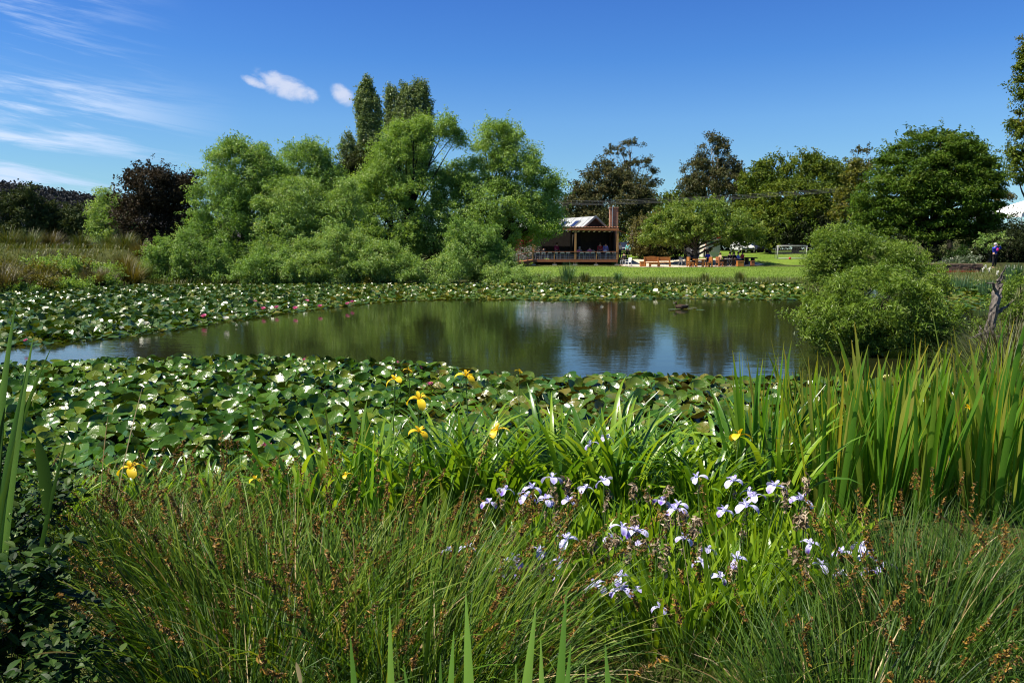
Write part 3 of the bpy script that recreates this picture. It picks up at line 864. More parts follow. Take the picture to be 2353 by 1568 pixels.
for lab, Y, base, ells in (
        ('dark bush tree at the left edge beyond the meadow', 150, 5, [(5, 490, 34, 42), (0, 530, 40, 30)]),
        ('tallest bush tree beyond the meadow with a domed crown', 148, 62, [(58, 444, 22, 20), (44, 470, 20, 26), (70, 480, 24, 30), (60, 525, 36, 30)]),
        ('grey-brown bush tree right of the tallest one', 150, 100, [(98, 496, 28, 32), (105, 525, 34, 30)]),
        ('olive bush tree in the middle of the far row', 153, 140, [(138, 506, 26, 28), (140, 535, 34, 24)]),
        ('reddish bush tree near the pale willow', 150, 178, [(178, 502, 24, 28), (180, 535, 34, 24)]),
        ('last bush tree of the far row, touching the pale willow', 155, 215, [(216, 512, 24, 22), (215, 538, 30, 20)]),
        ):
    plant('bush_tree', lab, 'tree', Y, base, ells, 'forest', 'bark_pale', L=.6, Wd=.3, cr=1.2, cover=6.12, r0=.3, group=BF, nl=8)
PB = 'willow bushes standing in the pond'
plant('pond_bush', 'domed willow bush on the spit behind the front pond bush', 'shrub', 20, 1990,
      [(1930, 560, 60, 42), (1990, 588, 78, 42), (2078, 590, 46, 36), (1900, 610, 48, 46), (2000, 625, 108, 40), (1880, 640, 34, 20)], 'pondbush', 'bark_dark', L=.085, Wd=.026, cr=.22, cover=6.12, r0=.05, group=PB, nl=20, zb=-.1)
plant('pond_bush', 'low glossy willow bush standing in the water in front, right of the open pond', 'shrub', 13.3, 2010,
      [(2010, 695, 122, 80), (1920, 735, 92, 66), (2105, 735, 105, 64), (2020, 770, 180, 38)], 'pondbush', 'bark_dark', L=.078, Wd=.019, cr=.17, cover=6.46, r0=.04, group=PB, nl=24, zb=-.15, up=.5, droop=-.35)
plant('pond_bush', 'small straggly bush at the lily inlet, right of the domed one', 'shrub', 23, 2140, [(2140, 640, 36, 34), (2165, 660, 24, 14)], 'pondbush', 'bark_dark', L=.09, Wd=.03, cr=.22, cover=5.1, r0=.03, group=PB, zb=-.05)
plant('bank_shrub', 'olive scrub on the right bank around the dead stump', 'shrub', 14.5, 2330, [(2330, 700, 50, 60), (2300, 770, 60, 40), (2370, 760, 50, 60)], 'pondbush', 'bark_dark', L=.075, Wd=.02, cr=.16, cover=4.08, r0=.03)
# ------------------------------------------------------------------ water lilies
def pad_proto(r, seg=18, rings=3, wav=1.0):
    """one lily leaf of radius 1, notched, wavy and more or less cupped"""
    a0 = r.uniform(.10, .22)
    an = np.linspace(a0, 2 * np.pi - a0, seg + 1)
    rr = np.linspace(0.02, 1, rings + 1)
    cup = r.uniform(-.10, .42) * wav
    k, ph = r.integers(2, 5), r.uniform(0, 6.28)
    fold = r.uniform(-.25, .45) * wav
    fa = r.uniform(0, np.pi)
    A, Rr = np.meshgrid(an, rr)
    edge = 1 + .04 * np.sin(5 * A + ph)
    X, Y = Rr * np.cos(A) * edge, Rr * np.sin(A) * edge
    Z = cup * Rr ** 2.2 + r.uniform(.03, .12) * wav * Rr ** 2 * np.sin(k * A + ph) + fold * np.abs(X * np.sin(fa) - Y * np.cos(fa)) ** 1.4
    Z += .05 * (1 - Rr) ** 2 * -1
    V = np.stack([X, Y, Z], -1).reshape(-1, 3)
    b = seg + 1
    i, j = np.meshgrid(np.arange(rings), np.arange(seg), indexing='ij')
    Q = np.stack([i * b + j, (i + 1) * b + j, (i + 1) * b + j + 1, i * b + j + 1], -1).reshape(-1, 4)
    return V, Q


def rot_batch(rz, tx, ty):
    """rotation matrices: spin rz, then tilt about x and y"""
    N = len(rz)
    c, s = np.cos(rz), np.sin(rz)
    Z = np.zeros((N, 3, 3)); Z[:, 0, 0] = c; Z[:, 0, 1] = -s; Z[:, 1, 0] = s; Z[:, 1, 1] = c; Z[:, 2, 2] = 1
    c, s = np.cos(tx), np.sin(tx)
    X = np.zeros((N, 3, 3)); X[:, 0, 0] = 1; X[:, 1, 1] = c; X[:, 1, 2] = -s; X[:, 2, 1] = s; X[:, 2, 2] = c
    c, s = np.cos(ty), np.sin(ty)
    Y = np.zeros((N, 3, 3)); Y[:, 1, 1] = 1; Y[:, 0, 0] = c; Y[:, 0, 2] = s; Y[:, 2, 0] = -s; Y[:, 2, 2] = c
    return Y @ X @ Z


def inside(px, py, poly):
    c = np.zeros(len(px), bool)
    n = len(poly)
    for i in range(n):
        (x1, y1), (x2, y2) = poly[i], poly[(i + 1) % n]
        cond = ((y1 > py) != (y2 > py)) & (px < (x2 - x1) * (py - y1) / (y2 - y1 + 1e-9) + x1)
        c ^= cond
    return c


def to_px(P):
    P = np.asarray(P, float).reshape(-1, 3)
    x, y, z = P[:, 0], P[:, 1], P[:, 2] - EYE
    cp, sp = math.cos(PITCH), math.sin(PITCH)
    f = y * cp - z * sp
    u = y * sp + z * cp
    return CX + F * x / f, CY - F * u / f


NEAR = [(-160, 858), (120, 848), (268, 838), (480, 834), (700, 836), (905, 846), (1010, 852), (1100, 874), (1260, 886), (1480, 878), (1700, 888), (1900, 896), (2120, 898), (2330, 905), (2352, 960), (1900, 1010), (1500, 1030), (1150, 1060), (900, 1125), (500, 1165), (100, 1175), (-160, 1175)]


def scatter(poly, spacing, r, jit=.42):
    """jittered grid of points on the water inside a polygon of photo pixels"""
    W_ = np.array([on(px, py)[:2] for px, py in poly])
    x0, y0 = W_.min(0)
    x1, y1 = W_.max(0)
    gx, gy = np.meshgrid(np.arange(x0, x1, spacing), np.arange(y0, y1, spacing))
    gx = gx + (np.arange(len(gx))[:, None] % 2) * spacing * .5
    p = np.stack([gx.ravel(), gy.ravel()], -1) + r.uniform(-jit, jit, (gx.size, 2)) * spacing
    px, py = to_px(np.column_stack([p, np.zeros(len(p))]))
    return p[inside(px, py, poly)]


rp = np.random.default_rng(5)
PV = [pad_proto(rp, wav=(1.3, .5, .9)[q % 3]) for q in range(18)]
pts = scatter(NEAR, .086, rp)
pts = np.concatenate([pts, scatter(NEAR, .2, rp)])
N = len(pts)
ppx, ppy = to_px(np.column_stack([pts, np.zeros(N)]))
rad = rp.uniform(.052, .096, N) * np.where(rp.random(N) < .12, 1.25, 1)
# the rim of the carpet lies flat on the water, the middle is pushed up and tilted
rimy = np.interp(ppx, [p[0] for p in NEAR[:14]], [p[1] for p in NEAR[:14]])
crowd = np.clip((ppy - rimy) / 16, .12, 1)
pz = .012 + rp.uniform(.0, .15, N) * crowd + .03 * crowd
tx = rp.normal(.20, .42, N) * crowd
ty = rp.normal(0, .40, N) * crowd
rz_ = rp.uniform(0, 6.28, N)
RM = rot_batch(rz_, tx, ty)
var = rp.integers(0, len(PV), N)
olive = ppx > 1050 + rp.normal(0, 120, N)
vis = (ppx > 20) & (ppx < 2330)
# the largest 300 in the photo stand alone, the rest of the carpet is one mass
score = np.where(vis & (ppy < 1075), rad / np.maximum(pts[:, 1], .1), 0)
alone = np.zeros(N, bool)
alone[np.argsort(-score)[:300]] = True
protos = {}
for k in range(len(PV)):
    for ol in (False, True):
        V, Q = PV[k]
        me = grid_mesh('lily_pad', V, Q, M['pad_olive' if ol else 'pad'], {'tint': np.full(len(V), rp.random())}, smooth=True)
        protos[k, ol] = me.data
        bpy.data.objects.remove(me)
for i in np.nonzero(alone)[0]:
    o = bpy.data.objects.new('lily_pad', protos[var[i], bool(olive[i])])
    COL.objects.link(o)
    m = Matrix((RM[i] * rad[i]).tolist()).to_4x4()
    m.translation = (pts[i, 0], pts[i, 1], pz[i])
    o.matrix_world = m
    side = 'left of the yellow irises' if ppx[i] < 960 else 'behind the arching irises'
    tag(o, ('olive-tinged' if olive[i] else 'glossy green') + ' lily pad on the bank side of the carpet, ' + side, 'lily pad', 'lily pads on the bank side of the near carpet')
for ol in (False, True):
    b = Bag()
    for k in range(len(PV)):
        s = np.nonzero(~alone & (var == k) & (olive == ol))[0]
        if not len(s):
            continue
        V, Q = PV[k]
        VV = np.einsum('nij,vj->nvi', RM[s], V) * rad[s, None, None] + np.column_stack([pts[s], pz[s]])[:, None]
        QQ = (Q[None] + np.arange(len(s))[:, None, None] * len(V)).reshape(-1, 4)
        b.add(VV, QQ, tint=np.repeat(rp.random(len(s)), len(V)))
    tag(b.build('lily_pad_carpet', M['pad_olive' if ol else 'pad'], smooth=True), kind='stuff')

# far lobe on the left, band along the far bank, inlet on the right
FAR = [(-120, 676), (0, 676), (330, 662), (600, 660), (1000, 658), (1500, 655), (1840, 653), (1850, 690), (1560, 686), (1300, 690), (1100, 688), (950, 690), (860, 696), (690, 716), (520, 740), (330, 770), (120, 792), (0, 800), (-120, 806)]
INL = [(2110, 652), (2260, 650), (2290, 690), (2240, 712), (2150, 706), (2090, 690)]
ps = np.concatenate([scatter(FAR, .155, rp), scatter(INL, .16, rp)])
n = len(ps)
fpx, fpy = to_px(np.column_stack([ps, np.zeros(n)]))
low = np.interp(fpx, [p[0] for p in FAR[:-13:-1]], [p[1] for p in FAR[:-13:-1]])
cr_ = np.clip((low - fpy) / 9, .15, 1)
PF = [pad_proto(rp, 8, 1, .9) for _ in range(10)]
fr, fz = rp.uniform(.075, .125, n), .01 + rp.uniform(0, .16, n) * cr_
FR = rot_batch(rp.uniform(0, 6.28, n), rp.normal(.12, .55, n) * cr_, rp.normal(-.05, .5, n) * cr_)
fv = rp.integers(0, 10, n)
b = Bag()
for k in range(10):
    s = np.nonzero(fv == k)[0]
    V, Q = PF[k]
    VV = np.einsum('nij,vj->nvi', FR[s], V) * fr[s, None, None] + np.column_stack([ps[s], fz[s]])[:, None]
    right = np.clip((fpx[s] - 350) / 700, 0, 1) * .35
    b.add(VV, (Q[None] + np.arange(len(s))[:, None, None] * len(V)).reshape(-1, 4), tint=np.repeat(np.clip(rp.beta(1.3, 2.2, len(s)) + right * rp.random(len(s)), 0, 1), len(V)))
tag(b.build('far_lily_pad_carpet', M['pad_far'], smooth=False), kind='stuff')
# a few flat pads floating free in front of the near carpet
LONE = [(672, 829), (700, 832), (728, 833), (985, 842), (1030, 846), (1062, 850), (1085, 858), (1240, 872), (1300, 876), (250, 838), (1010, 848)]
for i, (px, py) in enumerate(LONE):
    w = on(px, py)
    o = bpy.data.objects.new('floating_lily_pad', protos[i, False])
    COL.objects.link(o)
    o.location, o.scale, o.rotation_euler = (w[0], w[1], .012), (.15, .15, .012), (0, 0, i * 1.7)
    tag(o, 'lily pad floating flat on open water at the rim of the near carpet', 'lily pad', 'flat pads at the rim of the near carpet')


def lily_flower(petal, openness, r):
    b = Bag()
    for ring, (nP, th, L) in enumerate(((8, 1.15, 1.0), (8, .75, .92), (6, .40, .8))):
        ph = np.linspace(0, 6.283, nP, endpoint=False) + ring * .4
        V, Q, ti, al, ed = strips(np.zeros((nP, 3)), ph, th * openness, th * openness * .55, L, .42, 4, 1.0, 'petal', fold=.25, r=r)
        b.add(V, Q, tint=ti, along=al)
    s = Bag()
    ph = np.linspace(0, 6.283, 14, endpoint=False)
    V, Q, ti, al, ed = strips(np.zeros((14, 3)), ph, .5, .1, .38, .09, 2, r=r)
    s.add(V, Q, tint=ti, along=al)
    return b, s


LF = {}
for col in ('pink', 'white', 'lemon'):
    b, s = lily_flower(col, .95 if col != 'lemon' else 1.1, rp)
    root = empty('water_lily')
    pe = b.build('petals', M[col + 'petal'], root, True)
    st_ = s.build('stamens', M['stamen'], root)
    LF[col] = (root, [pe, st_])
S_ = 2352 / 2519
first = set()
LILIES = [
    ('pink', 505, 890, 'pink water lily at the back rim of the carpet, left of the flat pads'), ('pink', 271, 950, 'deep pink water lily, right one of the pair among pads at the left'),
    ('pink', 235, 953, 'deep pink water lily, left one of the pair among pads at the left'), ('pink', 748, 889, 'pink water lily by the flat floating pads'),
    ('pink', 976, 897, 'pale pink lily bud at the water edge behind the tall yellow iris'), ('pink', 1037, 907, 'pink water lily close to the open water behind the yellow irises'),
    ('pink', 1001, 942, 'pale pink water lily just right of the tallest yellow iris stem'), ('pink', 1058, 949, 'largest pink water lily of the group behind the yellow irises'),
    ('pink', 1038, 957, 'pink water lily touching the largest one of its group'), ('pink', 1077, 958, 'red-pink water lily right of the largest one of its group'),
    ('pink', 882, 975, 'pink water lily left of the yellow irises'), ('pink', 851, 968, 'pink water lily half hidden by a pad, left of the yellow irises'),
    ('pink', 1201, 942, 'small pink water lily right of the yellow iris pair'), ('pink', 655, 1103, 'big bright pink water lily nearest the bank, by the tall sword leaves'),
    ('pink', 578, 917, 'small pink water lily among glossy pads near the back rim'), ('pink', 207, 1097, 'dark pink lily bud by the dry stalks at the left'),
    ('pink', 64, 840, 'pink water lily at the left end of the far carpet, on the water edge'), ('pink', 726, 761, 'pink water lily lowest on the edge of the far carpet'),
    ('pink', 647, 762, 'pink water lily left of the lowest one on the far carpet edge'), ('pink', 754, 743, 'pale pink water lily inside the far carpet'),
    ('pink', 787, 756, 'pink water lily right of the lowest one on the far carpet edge'), ('pink', 866, 745, 'pink water lily near the tip of the far carpet'),
    ('pink', 855, 750, 'pale pink water lily at the very tip of the far carpet'), ('pink', 680, 759, 'red-pink water lily between two pink ones on the far carpet edge'),
    ('pink', 627, 745, 'pink water lily deep in the far carpet'), ('pink', 502, 781, 'pink water lily beside the white one on the far carpet edge'),
    ('white', 359, 800, 'larger white water lily on the edge of the far carpet'), ('white', 298, 810, 'smaller white water lily on the edge of the far carpet'),
    ('white', 555, 787, 'white water lily where the far carpet turns towards the trees'), ('white', 1480, 732, 'white water lily in the band of pads under the patio'),
    ('white', 1560, 733, 'white water lily in the band of pads near the duck'), ('white', 1690, 730, 'white water lily in the band of pads right of the duck'),
    ('lemon', 1614, 941, 'lemon water lily at the back rim of the near carpet'), ('lemon', 1541, 960, 'lemon water lily in the middle of the olive pads'), ('lemon', 2180, 930, 'lemon water lily behind the tall sword leaves'),
]
for i, (col, sx, sy, lab) in enumerate(LILIES):
    w = on(sx * S_, sy * S_, .13)
    root, parts = LF[col]
    if col not in first:
        first.add(col)
    else:
        root = copy_tree(root, {root: parts})
    root.location, root.rotation_euler = tuple(w), (rp.normal(0, .2), rp.normal(0, .2), i * 1.3)
    s = .062 if w[1] < 14 else .11
    if 'small' in lab or 'bud' in lab:
        s *= .75
    root.scale = (s, s, s * (1.5 if 'bud' in lab else 1))
    tag(root, lab, 'water lily', col + ' water lilies')

# ------------------------------------------------------------------ irises on the near bank
rb = np.random.default_rng(21)


def clump(kind, r):
    b = Bag()
    if kind == 'sword':
        n, L, w, t0, t1, pw, sp = 17, (.62, 1.18), (.024, .040), (0, .2), (.03, .5), 2.0, .11
    elif kind == 'arch':
        n, L, w, t0, t1, pw, sp = 32, (.55, .95), (.020, .036), (.05, .35), (.9, 2.3), 2.3, .14
    elif kind == 'lime':
        n, L, w, t0, t1, pw, sp = 34, (.26, .50), (.018, .032), (.02, .38), (.15, 1.5), 2.0, .15
    else:
        n, L, w, t0, t1, pw, sp = 9, (.85, 1.1), (.026, .040), (0, .12), (.03, .3), 2.0, .09
    a = r.uniform(0, 6.283, n)
    rr = sp * np.sqrt(r.random(n))
    root = np.stack([rr * np.cos(a), rr * np.sin(a), np.zeros(n)], -1)
    V, Q, ti, al, ed = strips(root, a + r.normal(0, .5, n), r.uniform(*t0, n), r.uniform(*t1, n), r.uniform(*L, n), r.uniform(*w, n), 9, pw, 'sword', r.uniform(-1.4, 1.4, n) if kind != 'arch' else r.uniform(-.5, .5, n), .18, r)
    b.add(V, Q, tint=ti, along=al)
    return b


KM = {'sword': 'sword', 'arch': 'arch', 'lime': 'lime', 'fore': 'fore'}
CL = {k: [] for k in KM}
for k in KM:
    for q in range(6):
        o = clump(k, rb).build('iris_clump', M[KM[k]], None, True)
        CL[k].append(o.data)
        bpy.data.objects.remove(o)


def put_clump(kind, x, y, s, lab, grp, i, lean=0.0):
    o = bpy.data.objects.new('iris_clump', CL[kind][i % 6])
    COL.objects.link(o)
    o.location = (x, y, max(hzf(x, y), -.12) - .02)
    o.rotation_euler = (rb.normal(0, .04), lean + rb.normal(0, .04), i * 2.1)
    o.scale = (s, s, s * rb.uniform(.92, 1.08))
    tag(o, lab, 'iris plant', grp)
    return o


i = 0
for row, (Y, n, x0, x1) in enumerate(((4.55, 11, 1.42, 3.05), (5.0, 11, 1.38, 3.35), (5.5, 11, 1.50, 3.7), (6.0, 9, 1.9, 4.1))):
    for q in range(n):
        x = x0 + (x1 - x0) * (q + .5) / n + rb.normal(0, .05)
        where = ('front', 'second', 'third', 'back')[row]
        put_clump('sword', x, Y + rb.normal(0, .1), rb.uniform(.85, 1.12) * (.84 if x < 1.75 else 1), 'clump of tall sword leaves with browned tips, %s row of its stand' % where, 'tall sword-leaved irises right', i, -.12 if x < 1.7 else 0)
        i += 1
for row, (Y, n, x0, x1) in enumerate(((4.35, 12, -.55, 1.5), (4.75, 13, -.65, 1.7), (5.15, 12, -.70, 1.6), (5.6, 10, -.35, 1.8))):
    for q in range(n):
        x = x0 + (x1 - x0) * (q + .5) / n + rb.normal(0, .06)
        where = ('front', 'second', 'third', 'back')[row]
        put_clump('arch', x, Y + rb.normal(0, .12), rb.uniform(.78, 1.05), 'clump of arching iris leaves before the lily pads, %s row' % where, 'arching irises in the middle', i)
        i += 1
for row, (Y, n, x0, x1) in enumerate(((3.15, 9, .25, 1.35), (3.45, 10, .05, 1.5), (3.75, 10, 0, 1.6), (4.05, 10, .05, 1.55))):
    for q in range(n):
        x = x0 + (x1 - x0) * (q + .5) / n + rb.normal(0, .06)
        where = ('front', 'second', 'third', 'back')[row]
        put_clump('lime', x, Y + rb.normal(0, .1), rb.uniform(.75, 1.0), 'clump of lime-green iris leaves under the lilac flowers, %s row' % where, 'lime-green irises under the lilac flowers', i)
        i += 1


for q in range(10):
    x = -1.25 + .95 * (q + .5) / 10
    put_clump('arch' if q % 2 else 'sword', x + rb.normal(0, .05), 4.25 + rb.normal(0, .22), rb.uniform(.74, .92) if q % 2 else rb.uniform(.48, .64), 'bright strappy iris clump rising behind the big left sedges', 'strappy irises behind the left sedges', i)
    i += 1
for q in range(16):
    x = -2.9 + 2.5 * (q + .5) / 16
    put_clump('arch', x + rb.normal(0, .06), 4.75 + rb.normal(0, .25), rb.uniform(.5, .72) * (1.3 if x > -1.3 else 1), 'small clump of iris leaves among the sedges before the lily pads', 'small irises among the left sedges', i)
    i += 1


# single sword leaves one can tell apart in front and at the left
def blade(name, lab, cat, base, tip, width, mat, bend=.12, grp=None, seed=0, turn=(.2, .6)):
    """one leaf from base to tip (world points)"""
    base, tip = np.asarray(base, float), np.asarray(tip, float)
    d = tip - base
    L = np.linalg.norm(d) * 1.02
    th = math.atan2(math.hypot(d[0], d[1]), d[2])
    ph = math.atan2(d[1], d[0])
    r = np.random.default_rng(seed)
    s0 = np.array([-math.sin(ph), math.cos(ph), 0])
    tw = math.atan2(np.cross(d / np.linalg.norm(d), s0)[0], s0[0])
    V, Q, ti, al, ed = strips([[0, 0, 0]], ph, th - bend, th + bend, L, width, 12, 1.0, 'blade', tw - r.uniform(*turn), .16, r)
    o = grid_mesh(name, V, Q, M[mat], {'tint': ti, 'along': al}, None, True)
    o.location = tuple(base)
    return tag(o, lab, cat, grp)


FORE = [(805, 1475, 850, .032), (895, 1410, 905, .026), (928, 1540, 980, .03), (1012, 1520, 1010, .022), (1042, 1465, 1020, .03), (1070, 1380, 1082, .036), (1072, 1450, 1100, .028), (1230, 1412, 1170, .034), (1242, 1480, 1245, .026), (1300, 1375, 1255, .028), (1310, 1500, 1265, .03), (1390, 1492, 1405, .03), (1185, 1540, 1190, .024), (1345, 1545, 1350, .026), (1440, 1550, 1452, .026)]
for k, (tx_, ty_, bx_, wd) in enumerate(FORE):
    Y = 1.45 + .12 * math.sin(k * 2.3)
    blade('sword_leaf', 'fresh sword leaf rising at the bottom edge, %s' % ['leaning left', 'slim and straight', 'short and bent right', 'slim, hidden behind others', 'broad and yellow-green', 'tallest and darkest', 'behind the tallest one', 'leaning right, broad', 'short and straight', 'slim, leaning right', 'pale, low', 'rightmost of the tall ones', 'barely showing, in the middle', 'barely showing, near the right end', 'last one at the right'][k],
          'leaf', (at(bx_, 1560, Y)[0], Y - .05, hzf(at(bx_, 1560, Y)[0], Y)), at(tx_, ty_, Y), wd * .95, 'fore', .05 + .07 * (k % 3), 'sword leaves at the bottom edge', k)
LEFT = [(35, 712, -60, .032, 'fore', 'pale green sword leaf reaching highest at the left edge'), (75, 790, -40, .034, 'fore', 'broad pale sword leaf second highest at the left edge'), (118, 800, -30, .022, 'sedge', 'dark thin curved leaf crossing the pale ones at the left edge'), (60, 860, -70, .03, 'fore', 'yellowing leaf low at the left edge'), (10, 950, -60, .04, 'sedge_dark', 'dark shaded leaf at the left edge'), (84, 1005, 108, .042, 'sedge_dark', 'single dark green broad blade standing among the brambles'), (160, 985, 10, .016, 'sedge', 'thin leaf slanting over the lily pads at the left')]
for k, (tx_, ty_, bx_, wd, mt, lab) in enumerate(LEFT):
    Y = 2.5
    bs = at(bx_, 1200, Y)
    if k == 5:
        bs = at(bx_, 1180, Y)
    else:
        bs[2] = hzf(bs[0], Y)
    blade('sword_leaf', lab, 'leaf', bs, at(tx_, ty_, Y), wd, mt, .10 if k != 2 else .3, 'sword leaves at the left edge', 40 + k, (-.2, .2))
MID = [(566, 925, 600, .036, 4.2), (800, 905, 845, .036, 4.3), (842, 925, 800, .03, 4.3), (838, 935, 855, .032, 4.4), (905, 950, 860, .026, 4.2), (948, 1010, 935, .03, 4.1), (640, 1050, 622, .026, 4.0), (752, 1020, 770, .024, 4.2), (980, 1140, 950, .03, 3.7), (1012, 1110, 1030, .03, 3.8), (1098, 1140, 1090, .03, 3.6), (885, 1070, 905, .03, 4.1), (655, 1075, 650, .022, 4.0), (520, 1115, 545, .022, 3.9), (700, 1085, 690, .02, 4.0)]
for k, (tx_, ty_, bx_, wd, Y) in enumerate(MID):
    bx0 = at(bx_, 1250, Y)[0]
    blade('sword_leaf', ['tall pale sword leaf standing alone over the lily pads', 'tallest pale sword leaf beside the yellow irises', 'sword leaf leaning right behind the tallest pale one', 'pale sword leaf just right of the tallest one', 'dark thin sword leaf leaning right by the yellow irises', 'straight sword leaf under the lowest yellow iris', 'short sword leaf right of the lone tall one', 'short straight leaf between the tall groups', 'yellowing blade among the sedge plumes', 'broad upright blade among the sedge plumes', 'upright blade left of the lilac flowers', 'upright blade behind the sedge plumes', 'thin blade left of the pink lily', 'bent blade over the sedge at the left', 'thin blade behind the sedge, between the tall groups'][k],
          'leaf', (bx0, Y, hzf(bx0, Y)), at(tx_, ty_, Y), wd * 1.35, 'fore' if k % 3 else 'sword', .07, 'sword leaves between the sedge and the lily pads', 80 + k)


# iris flowers
def iris_bloom(pmat, r, fall=1.0):
    b = Bag()
    ph0 = r.uniform(0, 6.28)
    for nP, th0, th1, L, w, off, pw in ((3, .7, 2.95 * fall, .078, .038, 0, .8), (3, .2, 1.3, .044, .016, 1.05, 1.3), (3, .65, 1.9, .036, .015, 0, 1.0)):
        ph = ph0 + off + np.arange(nP) * 2.094 + r.normal(0, .15, nP)
        V, Q, ti, al, ed = strips(np.zeros((nP, 3)), ph, th0, th1 + r.normal(0, .15, nP), L * r.uniform(.85, 1.1, nP), w, 7, pw, 'petal', 0, .22, r)
        b.add(V, Q, tint=ti, along=al, edge=ed)
    return b


def spent_bloom(r, n=26, s=.022):
    cen = r.normal(size=(n, 3)) * np.array([.35, .35, .8]) * s
    V, Q, t = leaves(cen, unit(r.normal(size=(n, 3))), s * 1.1, s * .55, r)
    return Bag().add(V, Q, tint=t)


def flower(kind, px, py, Y, lab, size=1.0, k=0, base=None):
    r = np.random.default_rng(500 + k)
    c = at(px, py, Y)
    g = hzf(c[0], Y)
    root = empty(kind + '_flower' if kind != 'spent' else 'withered_iris', (c[0], Y, g))
    hgt = c[2] - g
    lean = r.normal(0, .05, 2)
    t = np.linspace(0, 1, 6)[:, None]
    pts_ = np.array([-lean[0], -lean[1], 0]) * (1 - t) + np.array([0, 0, hgt]) * t
    V, Q = tube(pts_, np.linspace(.0045, .003, 6), 5)
    Bag().add(V, Q).build('stem', M['stem'], root, True)
    if kind == 'spent':
        o = spent_bloom(r, 30, .026 * size).build('bloom', M['spent'], root)
        o.location = (0, 0, hgt)
        tag(root, lab, 'withered flower', 'withered iris blooms')
        return root
    o = iris_bloom(None, r).build('bloom', M['lilac' if kind == 'lilac_iris' else 'yellowpetal'], root, True)
    o.location, o.scale = (0, 0, hgt), (size, size, size)
    o.rotation_euler = (r.normal(0, .2), r.normal(0, .2), 0)
    q = spent_bloom(r, 18, .018).build('withered_bud' if kind == 'lilac_iris' else 'bud', M['spent' if kind == 'lilac_iris' else 'bud'], root)
    q.location = (r.normal(0, .012), r.normal(0, .012), hgt - .055)
    if kind == 'lilac_iris' and size > .6 and k % 3 != 1:
        p2 = np.array([r.choice([-1, 1]) * r.uniform(.05, .10), r.uniform(-.05, .05), hgt - r.uniform(.0, .07)])
        V, Q = tube([(0, 0, hgt - .18), (p2[0] * .7, p2[1] * .7, hgt - .12), tuple(p2)], .003, 5)
        Bag().add(V, Q).build('side_stem', M['stem'], root, True)
        o = iris_bloom(None, r).build('bloom', M['lilac'], root, True)
        o.location, o.scale = tuple(p2), (size * .85,) * 3
        o.rotation_euler = (r.normal(0, .3), r.normal(0, .3), 0)
    tag(root, lab, 'iris flower', ('lilac' if kind == 'lilac_iris' else 'yellow') + ' iris flowers')
    return root


LIL = [
    (1392, 1006, 4.5, 'lilac iris alone high among the arching leaves, above all the others', 1.0), (1268, 1100, 3.9, 'pale lilac iris at the top of the left group', 1.15),
    (1388, 1106, 3.9, 'lilac iris between the left group and the middle pair', 1.1), (1160, 1126, 3.8, 'lilac iris furthest left of the upper left group', 1.0),
    (1222, 1122, 3.8, 'pale lilac iris right behind the violet-tipped one of the left group', .95), (1208, 1140, 3.75, 'violet-tipped iris low in the upper left group', 1.0), (1255, 1153, 3.75, 'lilac iris at the right foot of the upper left group', 1.0),
    (1602, 1098, 4.1, 'pale lilac iris beside withered buds, left of the sword leaves', 1.0), (1685, 1105, 4.1, 'lilac iris with one upright petal, left of the sword leaves', 1.1), (1780, 1118, 4.0, 'large lilac iris with drooping petals against the sword leaves', 1.3), (1838, 1148, 3.95, 'violet-veined iris furthest right in the upper right group', 1.3),
    (1715, 1163, 3.9, 'wide open iris under the one with the upright petal', 1.3), (1520, 1153, 3.85, 'pale iris, left one of the middle pair', 1.1), (1553, 1170, 3.8, 'deep violet iris, right one of the middle pair', 1.15),
    (1428, 1212, 3.6, 'pale faded iris touching a violet one in the centre of the bed', 1.0), (1460, 1220, 3.6, 'violet iris right of the faded one in the centre of the bed', 1.1), (1302, 1240, 3.5, 'drooping violet-edged iris below the left group', 1.2), (1572, 1238, 3.55, 'ragged iris below the middle pair', .95),
    (1237, 1266, 3.45, 'pale iris with one violet petal above the lower left cluster', 1.1), (1180, 1288, 3.4, 'upper bloom of the large lower left cluster', 1.2), (1152, 1308, 3.4, 'lower bloom of the large lower left cluster', 1.1), (1612, 1292, 3.4, 'faded iris on a bent straw stem', .9), (1692, 1286, 3.4, 'creamy lilac iris right of the faded one', 1.15),
    (1425, 1325, 3.25, 'upper bloom of the pair low in the bed', .95), (1428, 1355, 3.2, 'lower drooping bloom of the pair low in the bed', 1.2), (1860, 1250, 3.6, 'iris half hidden by the right sedge, left of its cluster', 1.0), (1884, 1298, 3.5, 'lilac iris low behind the right sedge', .95), (1980, 1256, 3.6, 'upper iris of the cluster in the right sedge', 1.15), (1990, 1280, 3.55, 'lower iris of the cluster in the right sedge', 1.1), (2032, 1302, 3.5, 'last lilac iris at the right, in the sedge', 1.0),
    (1075, 1258, 3.5, 'small lilac iris seen through the sedge plumes', .8), (1516, 1396, 3.1, 'small iris at the lowest edge of the bed', .8), (1272, 1322, 3.3, 'tiny lilac bloom below the pale one-petalled iris', .55),
]
for k, (px, py, Y, lab, s) in enumerate(LIL):
    flower('lilac_iris', px, py, Y - .3, lab, s * .78, k)
